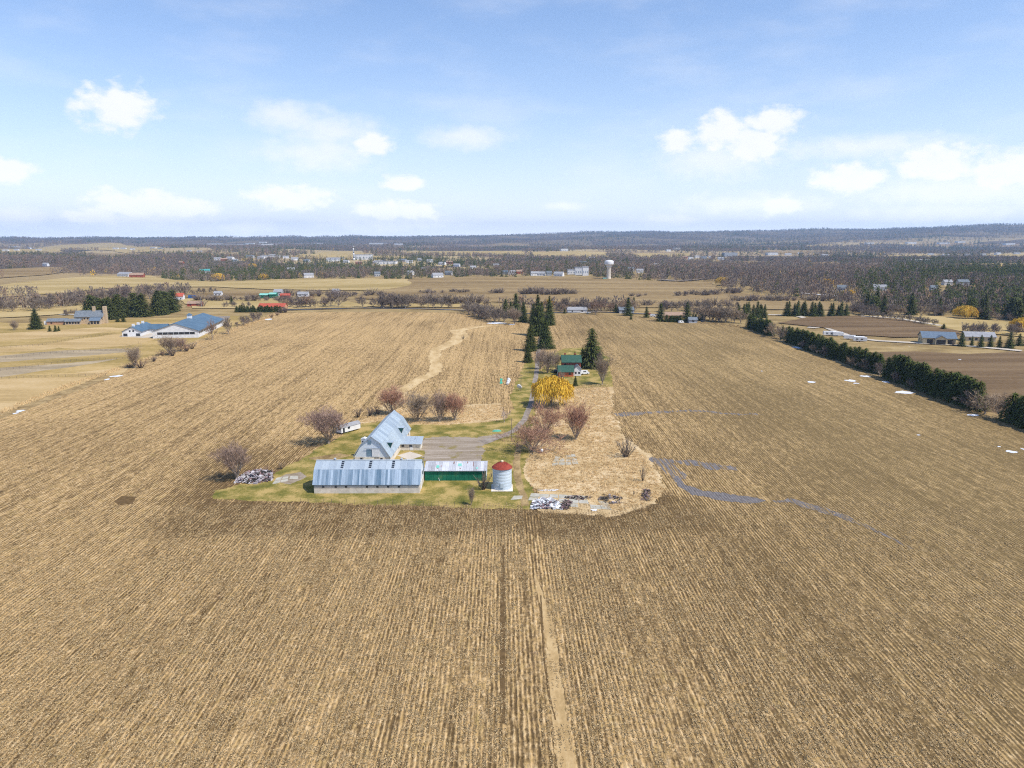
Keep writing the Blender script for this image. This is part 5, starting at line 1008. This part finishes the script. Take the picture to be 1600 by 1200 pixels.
# ------------------------------------------------------------------ buildings along the road and in the town
def B(name, label, cat, px, py, w, d, h, rh, wall, roof, rot=0, group=None, wins=2):
    x, y = G(px, py); k = [('f', w * (i + .5) / wins - .7, 1, 1.4, 1.3) for i in range(wins)]
    return gabled(name, label, cat, (x - w / 2 * math.cos(rad(rot)), y - w / 2 * math.sin(rad(rot))), rad(rot), w, d, h, rh, wall, roof, k, group=group)
B('bungalow', 'low white bungalow by the road just right of the lane', 'house', 902, 489, 19, 10, 3, 2.2, B_white, B_lroof); B('bungalow', 'small grey house by the road left of the tall garden spruce', 'house', 979, 490, 14, 10, 3.4, 2.4, B_grey, B_slate)
B('bungalow', 'long low house with brown roof between two dark spruces', 'house', 1052, 498, 22, 11, 3, 2.4, B_terra, B_brown); B('garden_shed', 'small grey shed at the far edge of the right stubble field', 'shed', 1083, 505, 7, 6, 3, 1.8, B_grey, B_slate, wins=1)
B('bungalow', 'red brown roofed long house behind the clipped garden hedge', 'house', 424, 484, 26, 12, 3, 2.8, B_terra, B_redroof); B('farm_shed', 'small white farm shed alone in the left hay field', 'shed', 340, 463, 9, 7, 4, 2, B_white, B_lroof, 4)
B('barn', 'white barn with bright red roof in the left hay fields', 'barn', 279, 469, 10, 9, 4.5, 3.4, B_white, B_redroof, 10); B('tank_shed', 'rounded green shed, left of the two green sheds', 'shed', 412, 467, 10, 8, 4.5, 1.6, B_green, B_mint, wins=1); B('tank_shed', 'rounded green shed, right of the two green sheds', 'shed', 426, 467, 8, 8, 5.5, 1.6, B_green, B_mint, wins=1)
B('house', 'grey house behind the two green sheds', 'house', 434, 463, 10, 9, 5.5, 3, B_grey, B_lroof); B('house', 'red shed right of the green sheds', 'shed', 445, 466, 11, 7, 3.5, 2, B_redroof, B_redroof, wins=1); B('house', 'white cottage in the trees left of centre', 'house', 473, 464, 13, 8, 3.5, 2.5, B_white, B_lroof); B('house', 'small white cottage behind the round headed tree', 'house', 524, 460, 8, 7, 4, 3, B_white, B_lroof)
B('house', 'low red house at the road above the arena', 'house', 303, 479, 14, 8, 3, 2.4, B_redroof, B_brown)
x, y = G(291, 467); car('tractor_trailer', 'blue tarped wagon beside the red roofed barn', (x + 8, y), rad(5), B_blue2, van=True, s=2.0)
for i, (x, y, c, lb) in enumerate([(1020, 495, cwhite, 'white car parked left of the brown roofed house'), (1031, 497, cdark, 'dark car parked beside the tall garden spruce'), (1013, 491, cred, 'red car parked on the road by the grey house'), (1064, 505, cwhite, 'white car in front of the brown roofed house garden'), (920, 490, cwhite, 'white car beside the low white bungalow'), (1098, 503, cdark, 'dark car right of the small grey shed')]): car('parked_car', lb, G(x, y), rad(10 * i), c, van=i in (0, 3))
HS = [(455, 424, 18, 'w'), (410, 424, 12, 'b'), (320, 427, 26, 't'), (483, 434, 20, 'w'), (192, 433, 34, 'w'), (213, 434, 30, 'r'), (282, 413, 16, 'r'), (640, 430, 14, 'w'), (685, 434, 22, 'w'), (700, 430, 16, 'g'), (800, 429, 15, 'w'), (812, 428, 14, 'r'), (836, 431, 16, 'w'), (845, 431, 18, 'w'), (872, 432, 20, 'w'), (858, 431, 10, 'g'), (820, 414, 16, 'r'), (790, 429, 12, 'b'),
      (925, 405, 26, 'w'), (912, 413, 20, 'g'), (1375, 455, 18, 'w'), (1353, 418, 24, 'w'), (1362, 417, 22, 'w'), (1482, 446, 14, 'w'), (1506, 447, 16, 'g'), (1460, 456, 10, 'g'), (1290, 401, 30, 'w'), (1315, 454, 12, 'g'), (655, 408, 16, 'w'), (672, 410, 20, 'w'), (690, 414, 22, 'w'), (702, 412, 20, 'r'), (713, 417, 18, 'w'), (640, 411, 22, 'w'), (628, 409, 26, 'g'), (612, 412, 30, 'w'),
      (340, 407, 24, 'w'), (350, 408, 22, 'r'), (358, 406, 26, 'w'), (366, 409, 20, 'w'), (390, 403, 30, 'g'), (407, 405, 26, 'w'), (426, 401, 24, 'w'), (447, 404, 22, 'w'), (461, 407, 26, 'w'), (478, 410, 22, 'g'), (520, 409, 34, 'w'), (540, 411, 20, 'w'), (590, 412, 40, 'w'), (560, 413, 20, 'r'), (1045, 393, 26, 'w'), (1090, 403, 26, 'w'), (1100, 405, 22, 'g'), (1112, 404, 24, 'w'), (1127, 406, 22, 'w'), (1080, 406, 18, 'w'), (1070, 404, 18, 'r'), (1455, 399, 26, 'w'), (1478, 401, 28, 'w'), (1512, 400, 26, 'w'), (1536, 400, 26, 'w'), (1561, 398, 30, 'w'), (1590, 398, 26, 'w'),
      (8, 393, 30, 'w'), (25, 392, 26, 'w'), (60, 392, 30, 'w'), (45, 389, 26, 'w'), (180, 390, 34, 'w'), (192, 390, 36, 'w'), (207, 391, 26, 'w'), (238, 389, 44, 'w'), (250, 390, 30, 'g'), (312, 395, 26, 'w'), (295, 394, 22, 'w'), (1232, 399, 30, 'w'), (1250, 398, 22, 'w'), (70, 416, 14, 'w'), (740, 420, 16, 'w'), (760, 425, 14, 'r'), (775, 418, 16, 'w'), (590, 432, 12, 'g'), (660, 424, 14, 'w'), (1000, 427, 14, 'w'), (985, 424, 14, 'g'), (1025, 417, 16, 'w')]
WM = {'w': (B_white, B_lroof), 'g': (B_grey, B_slate), 'r': (B_brick, B_brown), 'b': (B_grey, B_slateb), 't': (B_grey, B_teal2)}; HN = {'w': 'white house with light roof', 'g': 'grey house with dark roof', 'r': 'brick house with brown roof', 'b': 'grey house with blue roof', 't': 'grey building with teal roof'}
HS.sort(); cnt = {}; hrg = random.Random(3); TOWN = []
for (x, y, w, c) in HS:
    z = 'far left hills' if x < 270 and y < 400 else 'left woods' if x < 300 else 'town left of the smokestack' if x < 553 else 'town centre' if x < 780 else 'trees above the brown hill' if x < 1040 else 'hamlet beyond the water tower' if x < 1260 else 'right hand valley woods'
    k = (z, c); cnt[k] = cnt.get(k, 0) + 1; d = math.hypot(*G(x, y)); w = w * .8 + d * .001; TOWN.append(G(x, y))
    B('house', '%s in the %s, %s of its colour' % (HN[c], z, ordinal(cnt[k] - 1)), 'house', x, y, w, w * .55, 3.2 + d * .0006 + hrg.random() * 2, 2.4 + w * .05, *WM[c], rot=hrg.uniform(-25, 25), group='houses in the ' + z, wins=3)
def bigbox(name, label, cat, px, py, wpx, h, roof=None, d=40, wall=None):
    x, y = G(px, py); w = wpx * math.hypot(x, y) / F; o = thing(name, label, cat, (x, y, H(x, y))); MB().box(-w / 2, w / 2, 0, d, -2, h).build('wall', wall or B_white, o); MB().box(-w / 2 - .5, w / 2 + .5, -.5, d + .5, h, h + .8).build('roof', roof or B_lroof, o)
    n = max(3, int(w / 9))
    for i in range(n): MB().box(-w / 2 + (i + .25) * w / n, -w / 2 + (i + .7) * w / n, -.15, .0, h * .3, h * .55).build('window', B_trim, o)
    TOWN.append((x, y)); return o
bigbox('factory', 'large white factory hall beside the smokestack', 'factory', 566, 406, 27, 16); bigbox('factory', 'long white factory hall left of the smokestack', 'factory', 522, 408, 24, 10); bigbox('warehouse', 'long flat warehouse right of the smokestack', 'warehouse', 603, 413, 30, 8); bigbox('warehouse', 'low pale warehouse before the left suburb', 'warehouse', 420, 403, 26, 9)
bigbox('factory', 'white factory with small chimney on the far ridge field', 'factory', 882, 393, 11, 14); bigbox('warehouse', 'large grey shed right of the hamlet', 'warehouse', 1142, 401, 19, 16, wall=B_grey); bigbox('barn', 'long white barn in the fields of the right distance', 'barn', 1208, 399, 14, 12); bigbox('barn', 'white farm buildings on the field left of the hamlet', 'barn', 1058, 391, 9, 14)
for i, (x, y, w) in enumerate([(1410, 406, 36), (1440, 411, 28)]): bigbox('greenhouse', '%s of the two long pale greenhouses in the right distance' % ('left', 'right')[i], 'greenhouse', x, y, w, 9, roof=B_white, wall=B_lroof)
for i, (x, y, w, h) in enumerate([(893, 429, 12, 9), (904, 430, 10, 14), (915, 431, 9, 16)]): bigbox('apartment_block', 'white apartment block left of the water tower, %s from the left' % ordinal(i), 'apartment block', x, y, w, h, d=14)
for i, (x, y, w) in enumerate([(335, 383, 20), (348, 384, 14), (372, 384, 26), (390, 382, 12), (410, 380, 10), (418, 384, 26), (430, 382, 20), (470, 383, 44), (497, 382, 12), (590, 382, 26), (605, 381, 16), (622, 383, 12), (1425, 381, 12), (1476, 382, 14), (1579, 383, 12), (1502, 380, 10), (1360, 382, 10), (20, 388, 10)]): bigbox('warehouse', 'pale building in the blue far distance, %s from the left' % ordinal(i), 'warehouse', x, y, w, 14)
# smokestack
x, y = G(553, 407); o = thing('smokestack', 'tall thin white smokestack rising over the town', 'smokestack', (x, y, H(x, y))); TOWN.append((x, y)); hS = treeH(553, 407, 384); r_ = 3.0
for k in range(6): MB().lathe([(r_ * (1 - .06 * k), hS * k / 6), (r_ * (1 - .06 * (k + 1)), hS * (k + 1) / 6)], 14).build('shaft_band', B_white if k % 2 == 0 else B_lroof, o, True)
# water tower
x, y = G(951, 436); hW = treeH(951, 436, 405.5); s = hW / 30; o = thing('water_tower', 'white water tower with wide cylindrical tank on a fluted column', 'water tower', (x, y, H(x, y))); o.scale = (s, s, s); TOWN.append((x, y))
MB().lathe([(3.9, -1), (3.5, 1), (3.1, 4), (3.0, 17), (3.5, 18.4), (3.6, 18.7)], 20).build('column', B_blockw, o, True); f = MB()
for k in range(16): a = k * math.pi / 8; f.tube((3.15 * math.cos(a), 3.15 * math.sin(a), 0), (3.05 * math.cos(a), 3.05 * math.sin(a), 18), .18, .18, 4)
f.build('flute', B_blockw, o); MB().lathe([(3.7, 18.7), (4.2, 19.4), (3.9, 19.9), (4.4, 20.6), (6.2, 22.0), (6.9, 22.7), (7.0, 23.4), (7.0, 27.2), (6.8, 27.7), (5.8, 27.9), (5.6, 28.5), (2.5, 29.0), (.2, 29.1)], 32).build('tank', B_white, o, True)
for a, b, h_ in ((-1.8, 0, 31), (.2, .4, 32.5), (1.7, -.3, 31.6)): MB().tube((a, b, 28.9), (a, b, h_), .14, .1, 5).build('antenna', B_trim, o)
MB().box(-9, -4, -4, 1, 0, 2.4).build('pump_house', B_mint, o); MB().box(-9.3, -3.7, -4.3, 1.3, 2.4, 2.7).build('pump_roof', B_lroof, o)
# cellular mast on the far field
x, y = G(672, 393); o = thing('radio_mast', 'thin pale radio mast behind the suburb', 'mast', (x, y, H(x, y))); MB().tube((0, 0, 0), (0, 0, 42), 1.0, .5, 5).build('mast', B_lroof, o)
# ------------------------------------------------------------------ scattered stuff, one object each (geometry nodes)
def scatter(name, protos, pts, rot, scl, idx, mats, label=None, tilt=None):
    """protos: list of MB; pts (n,3). prototypes and points live in this one object's own mesh"""
    V = []; Fc = []; MI = []; kid = []
    for k, m in enumerate(protos):
        b = len(V); V += m.v; Fc += [tuple(b + i for i in f) for f in m.f]; MI += m.m; kid += [k] * len(m.v)
    n = len(pts); V += [tuple(p) for p in pts.tolist()]; kid += [-1] * n
    me = bpy.data.meshes.new(name); me.from_pydata(V, [], Fc); [me.materials.append(m) for m in mats]; me.polygons.foreach_set('material_index', MI)
    npz = len(V) - n
    def att(nm, ty, arr):
        a = me.attributes.new(nm, ty, 'POINT'); a.data.foreach_set('value', arr)
    att('kid', 'INT', np.array(kid, np.int32)); att('rot', 'FLOAT', np.concatenate([np.zeros(npz), rot]).astype(np.float32)); att('scl', 'FLOAT', np.concatenate([np.ones(npz), scl]).astype(np.float32)); att('idx', 'INT', np.concatenate([np.zeros(npz), idx]).astype(np.int32))
    me.update(); o = link(name, me)
    ng = bpy.data.node_groups.new(name + '_nodes', 'GeometryNodeTree'); ng.interface.new_socket('Geometry', in_out='INPUT', socket_type='NodeSocketGeometry'); ng.interface.new_socket('Geometry', in_out='OUTPUT', socket_type='NodeSocketGeometry')
    N = ng.nodes; L = ng.links; gi = N.new('NodeGroupInput'); go = N.new('NodeGroupOutput')
    def named(nm, ty): a = N.new('GeometryNodeInputNamedAttribute'); a.data_type = ty; a.inputs['Name'].default_value = nm; return a.outputs['Attribute']
    kidn = named('kid', 'INT')
    def sepr(k):
        c = N.new('FunctionNodeCompare'); c.data_type = 'INT'; c.operation = 'EQUAL'; L.new(kidn, c.inputs[2]); c.inputs[3].default_value = k
        s = N.new('GeometryNodeSeparateGeometry'); s.domain = 'POINT'; L.new(gi.outputs[0], s.inputs[0]); L.new(c.outputs[0], s.inputs[1]); return s.outputs[0]
    gti = []
    for k in range(len(protos)):
        g = N.new('GeometryNodeGeometryToInstance'); L.new(sepr(k), g.inputs[0]); gti.append(g.outputs[0])
    j = N.new('GeometryNodeJoinGeometry')
    for g in reversed(gti): L.new(g, j.inputs[0])
    iop = N.new('GeometryNodeInstanceOnPoints'); L.new(sepr(-1), iop.inputs['Points']); L.new(j.outputs[0], iop.inputs['Instance']); iop.inputs['Pick Instance'].default_value = True; L.new(named('idx', 'INT'), iop.inputs['Instance Index'])
    cx = N.new('ShaderNodeCombineXYZ'); L.new(named('rot', 'FLOAT'), cx.inputs[2]); e = N.new('FunctionNodeEulerToRotation'); L.new(cx.outputs[0], e.inputs[0]); L.new(e.outputs[0], iop.inputs['Rotation']); L.new(named('scl', 'FLOAT'), iop.inputs['Scale'])
    L.new(iop.outputs[0], go.inputs[0]); md = o.modifiers.new('scatter', 'NODES'); md.node_group = ng
    return tag(o, label, kind='stuff')
R_ = np.random.RandomState(4)
# ---- woods: far trees
def far_bare(seed, mi, Ht=13):
    rg = random.Random(seed); m = MB(); m.tube((0, 0, -1), (0, 0, Ht * .5), .25, .15, 3, 4)
    for i in range(44):
        a = rg.uniform(0, 6.28); z = rg.uniform(.22, 1) ; r = 4.3 * math.sqrt(max(.03, 1 - ((z - .58) / .44) ** 2)) * rg.random() ** .5; p = Vector((r * math.cos(a), r * math.sin(a), z * Ht)); d = Vector((p.x * .35, p.y * .35, 2.2)).normalized()
        u = d * rg.uniform(.7, 1.7); w = d.cross(Vector((rg.uniform(-1, 1), rg.uniform(-1, 1), .2))).normalized() * rg.uniform(.22, .6); m.add([p - u - w * .3, p + w, p + u * 1.2, p - w], [(0, 1, 2), (0, 2, 3)], mi)
    return m
def far_con(seed, mi, Ht=16, R=3.2, pw=.8):
    rg = random.Random(seed); m = MB(); m.tube((0, 0, -1), (0, 0, Ht * .9), .25, .05, 3, 4)
    for i in range(64):
        f = rg.random() ** 1.35; z = f * .95 + .03; r = R * (1 - f) ** pw * rg.uniform(.55, 1.1); a = rg.uniform(0, 6.28); p = Vector((r * math.cos(a), r * math.sin(a), z * Ht)); d = Vector((math.cos(a), math.sin(a), -.45)); s = Vector((-math.sin(a), math.cos(a), rg.uniform(-.4, .4)))
        L = rg.uniform(.8, 1.5) * (1.2 - .6 * f); m.add([p + d * L, p - d * L * .8 + s * L * .55, p - d * L * .8 - s * L * .55, p + Vector((0, 0, L * .6))], [(0, 1, 3), (0, 3, 2)], mi)
    return m
WMATS = [M_fwg, M_fwp, M_fwr, M_spr, M_bark, M_twy, M_pine]
protos = [far_bare(1, 0), far_bare(2, 1), far_bare(3, 1), far_bare(4, 2), far_bare(5, 0), far_con(6, 3), far_con(7, 3, 14, 3.6, .6), far_con(8, 6, 17, 4.4, .5), far_bare(9, 5, 10)]
def fbm(x, y, s, seed):
    r = np.random.RandomState(seed); v = 0; a = 1.0
    for o in range(5):
        for q in range(3):
            t, p = r.uniform(0, 6.28, 2); v = v + a * np.sin((x * math.cos(t) + y * math.sin(t)) * s * 2 ** o + p)
        a *= .6
    return v / 4
def woods():
    cand = []
    for (r0, r1, sp) in ((640, 1500, 8.5), (1500, 3000, 13), (3000, 6500, 24), (6500, 13500, 40)):
        area = rad(88) / 2 * (r1 ** 2 - r0 ** 2); n = int(area / sp ** 2); r = np.sqrt(R_.uniform(r0 ** 2, r1 ** 2, n)); a = R_.uniform(-rad(44), rad(44), n)
        cand.append(np.stack([r * np.sin(a), r * np.cos(a), np.full(n, sp)], 1))
    P = np.concatenate(cand); x, y, sp = P.T; d = np.hypot(x, y); keep = np.ones(len(P), bool)
    for poly in FARP: keep &= ~inside(x, y, poly)
    near = np.array(GP([(-200, 470), (0, 436), (100, 432), (262, 437), (330, 442), (430, 438), (640, 438), (760, 434), (945, 435), (1030, 442), (1115, 442), (1130, 452), (1200, 462), (1300, 470), (1335, 488), (1345, 493), (1480, 500), (1530, 506), (1600, 512), (1900, 520), (1900, 1200), (-200, 1200)]))
    keep &= ~inside(x, y, near)
    for tx, ty in TOWN:        # room round each building, and in front of it
        dd = math.hypot(tx, ty); keep &= ~((np.abs(x - tx * d / dd) < 5 + dd * .006) & (d > dd - 25 - dd * .06) & (d < dd + 14))
    # suburbs and clearings: thinner
    right = inside(x, y, np.array(GP([(1330, 440), (1600, 430), (1800, 430), (1800, 520), (1480, 505), (1340, 492)])))
    den = .74 + .35 * fbm(x, y, .0016, 5); sub = inside(x, y, np.array(GP([(300, 400), (470, 396), (640, 403), (760, 403), (760, 425), (600, 425), (300, 428)]))) | inside(x, y, np.array(GP([(1040, 396), (1280, 392), (1280, 408), (1040, 408)])))
    den = np.where(right, 1.0, den); den = np.where(sub, .42, den); gap = fbm(x, y * .7, .0030, 8) > .24; den = np.where(gap & (d > 1500), .04, den)
    for cx, cy in GP([(1100, 425), (700, 430), (330, 416)]): den = np.where(np.hypot(x - cx, y - cy) < 40, .1, den)
    keep &= R_.uniform(0, 1, len(P)) < den
    x, y, sp, d, sub, right = x[keep], y[keep], sp[keep], d[keep], sub[keep], right[keep]; n = len(x)
    con = fbm(x, y, .0042, 11) + .25 * fbm(x, y, .03, 13)
    pc = np.clip(.06 + .62 * (con > .28) + .20 * right + .26 * sub + .25 * ((y < 1750) & (x < 250) & (x > -700)), 0, .88); u = R_.uniform(0, 1, n); idx = R_.randint(0, 5, n); isc = u < pc; idx = np.where(isc, R_.randint(5, 8, n), idx); idx = np.where(R_.uniform(0, 1, n) < .012, 8, idx)
    scl = R_.uniform(.7, 1.15, n) * (sp / 9) ** .36; scl = np.where(right & isc, scl * 1.35, scl); z = hgt(x, y); pts = np.stack([x, y, z], 1); rot = R_.uniform(0, 6.28, n)
    for k_, (px, wd, sp_) in enumerate([([(-60, 485), (0, 484), (60, 483), (128, 476)], 42, 7.5), ([(128, 472), (200, 465), (285, 460)], 45, 8), ([(-80, 470), (0, 466), (60, 462)], 30, 10), ([(760, 487), (800, 486), (860, 484), (935, 485), (990, 486)], 16, 8)]):
        w_ = GP(px); bx, by = [], []
        for a_, b_ in zip(w_[:-1], w_[1:]):
            L_n = math.hypot(b_[0] - a_[0], b_[1] - a_[1]); q = int(L_n * wd / sp_ ** 2); t = R_.uniform(0, 1, q); bx += list(a_[0] + (b_[0] - a_[0]) * t + R_.uniform(-.3, .3, q) * wd); by += list(a_[1] + (b_[1] - a_[1]) * t + R_.uniform(-.5, .5, q) * wd)
        q = len(bx); bx, by = np.array(bx), np.array(by); pts = np.concatenate([pts, np.stack([bx, by, hgt(bx, by)], 1)]); rot = np.concatenate([rot, R_.uniform(0, 6.28, q)]); scl = np.concatenate([scl, R_.uniform(.8, 1.2, q)]); idx = np.concatenate([idx, R_.randint(0, 5, q)]); x = np.concatenate([x, bx]); y = np.concatenate([y, by]); d = np.concatenate([d, np.full(q, 9e3)]); n += q
    # nearest trees of the right-hand wood stand as single trees
    order = np.argsort(d); one = np.zeros(n, bool); k = 0; lab = []
    for i in order:
        if k >= 70 or d[i] > 1150: break
        az = math.degrees(math.atan2(x[i], y[i]))
        if abs(az) > 36.5: continue
        one[i] = True; k += 1; lab.append((az, i))
    lab.sort(); cc = {}
    for az, i in lab:
        ty = 'c' if 5 <= idx[i] <= 7 else 'w' if idx[i] == 8 else 'b'; side = 'right' if az > 0 else 'left'
        cc[(ty, side)] = cc.get((ty, side), 0) + 1; kd = {'c': (K_pinm if idx[i] == 7 else K_sprm), 'w': K_wil, 'b': [mg, mp_, mr, mt_][idx[i] % 4]}[ty]
        nm = {'c': 'dark conifer', 'w': 'yellow willow', 'b': 'bare grey brown tree'}[ty]
        kd.place(float(x[i]), float(y[i]), float(scl[i]) * (16 if ty == 'c' else 12), '%s at the front of the %s valley wood, %s of its kind' % (nm, side, ordinal(cc[(ty, side)] - 1)), 'trees at the near edge of the valley wood', wide=1.15)
    m = ~one; scatter('distant_wood', protos, pts[m], rot[m], scl[m], idx[m], WMATS, 'purple brown and dark green woods covering the valley to the blue hills'); print('far trees', m.sum(), 'single', one.sum())
woods()
# ---- maize residue on the near stubble
def litter(seed, mats):
    rg = random.Random(seed); m = MB()
    for i in range(34):
        x = rg.gauss(0, .17) + rg.choice((-.38, .38)); y = rg.uniform(-1.1, 1.1); a = rg.gauss(0, .9); L = rg.uniform(.10, .34); w = rg.uniform(.02, .05); z = rg.uniform(.02, .10); t = rg.uniform(-.45, .45)
        u = Vector((math.sin(a), math.cos(a), t)).normalized() * L / 2; s = Vector((math.cos(a), -math.sin(a), rg.uniform(-.8, .8))).normalized() * w; p = Vector((x, y, z)); m.add([p - u - s, p + u - s, p + u + s, p - u + s], [(0, 1, 2, 3)], rg.randrange(mats))
    for i in range(7):
        x = rg.choice((-.38, .38)) + rg.uniform(-.05, .05); y = rg.uniform(-1.1, 1.1); m.tube((x, y, -.02), (x + rg.uniform(-.06, .06), y + rg.uniform(-.06, .06), rg.uniform(.12, .26)), .018, .014, 3, 0)
    return m
L_m = [simple('maize_litter_pale', (.60, .45, .25), (.45, .32, .16), .8, .9), simple('maize_litter_tan', (.42, .285, .13), (.28, .185, .08), .8, .9), simple('maize_litter_grey', (.28, .22, .13), (.18, .135, .075), .8, .9)]
def residue():
    n = 30000; r = np.sqrt(R_.uniform(74 ** 2, 215 ** 2, n)); a = R_.uniform(rad(-39), rad(39), n); x = r * np.sin(a); y = r * np.cos(a)
    x = np.round(x / 1.52) * 1.52 + R_.normal(0, .05, n); k = (y < 181) & (np.abs(x - np.interp(y, [84, 100, 140, 150], [2.5, 3.5, 8.0, 7.5])) > 2.4) & (x < 193)
    k &= R_.uniform(0, 1, n) < np.interp(r, [74, 150, 215], [1, .8, .25]); k &= R_.uniform(0, 1, n) < .72 + .35 * fbm(x, y * .5, .05, 3) - .2 * (x > 20)
    x, y = x[k], y[k]; n = len(x); print('litter', n)
    scatter('maize_litter', [litter(i, 3) for i in range(5)], np.stack([x, y, np.full(n, .035)], 1), R_.normal(0, .04, n) + (R_.uniform(0, 1, n) < .5) * math.pi, R_.uniform(.85, 1.2, n), R_.randint(0, 5, n), L_m, 'pale maize leaves and stalk stubs lying in rows on the near field')
residue()
def tuft(seed, Ht=.5):
    rg = random.Random(seed); m = MB()
    for i in range(16):
        a = rg.uniform(0, 6.28); t = rg.uniform(.2, .9); p = Vector((rg.gauss(0, .25), rg.gauss(0, .25), 0)); d = Vector((math.cos(a) * t, math.sin(a) * t, 1)).normalized() * Ht * rg.uniform(.5, 1.1); s = d.cross(Vector((rg.uniform(-1, 1), rg.uniform(-1, 1), 0))).normalized() * .045; m.add([p - s, p + s, p + d], [(0, 1, 2)])
    return m
def tufts(name, px, n, Ht, mat, label, seed, patchy=.0):
    P = np.array(GP(px)); r = np.random.RandomState(seed); x = r.uniform(P[:, 0].min(), P[:, 0].max(), n * 3); y = r.uniform(P[:, 1].min(), P[:, 1].max(), n * 3); k = inside(x, y, P) & (fbm(x, y, .12, seed) > patchy); x, y = x[k][:n], y[k][:n]; n = len(x)
    scatter(name, [tuft(seed * 5 + i, Ht) for i in range(4)], np.stack([x, y, np.full(n, .04)], 1), r.uniform(0, 6.28, n), r.uniform(.6, 1.5, n), r.randint(0, 4, n), [mat], label)
M_tuft = simple('dry_grass_blades', (.80, .60, .33), (.62, .44, .22), .25, .9); M_tuft2 = simple('brown_weed_blades', (.46, .32, .16), (.34, .235, .12), .25, .9)
tufts('dead_grass', [(834, 664), (850, 616), (880, 603), (950, 600), (958, 642), (974, 690), (1008, 712), (1038, 768), (1026, 782), (960, 800), (900, 772), (840, 768), (822, 740), (826, 700)], 9000, .38, M_tuft, 'tall dead straw grass of the meadow right of the farmyard', 1, -1.2)
tufts('dead_grass', [(560, 660), (606, 642), (650, 635), (720, 635), (784, 632), (788, 653), (700, 664), (640, 662)], 2500, .38, M_tuft, 'tall dead straw grass behind the row of four trees', 2, -1.2)
tufts('weeds', [(480, 786), (700, 794), (830, 801), (960, 808), (1030, 788), (1044, 768), (1050, 774), (1030, 796), (960, 814), (830, 808), (700, 800), (480, 790)], 1200, .8, M_tuft2, 'brown weeds along the edge of the farmyard lawn', 3, -.5)
tufts('weeds', [(1040, 500), (1163, 513), (1261, 545), (1380, 588), (1500, 638), (1600, 672), (1600, 668), (1500, 633), (1380, 583), (1261, 541), (1163, 509)], 1500, 1.0, M_tuft2, 'brown weeds under the cedar hedgerow', 4, -.8)
tufts('weeds', [(0, 650), (100, 608), (300, 541), (430, 493), (430, 489), (300, 536), (100, 602), (0, 642)], 1500, 1.0, M_tuft, 'straw coloured weeds along the left field boundary', 5, -.6)
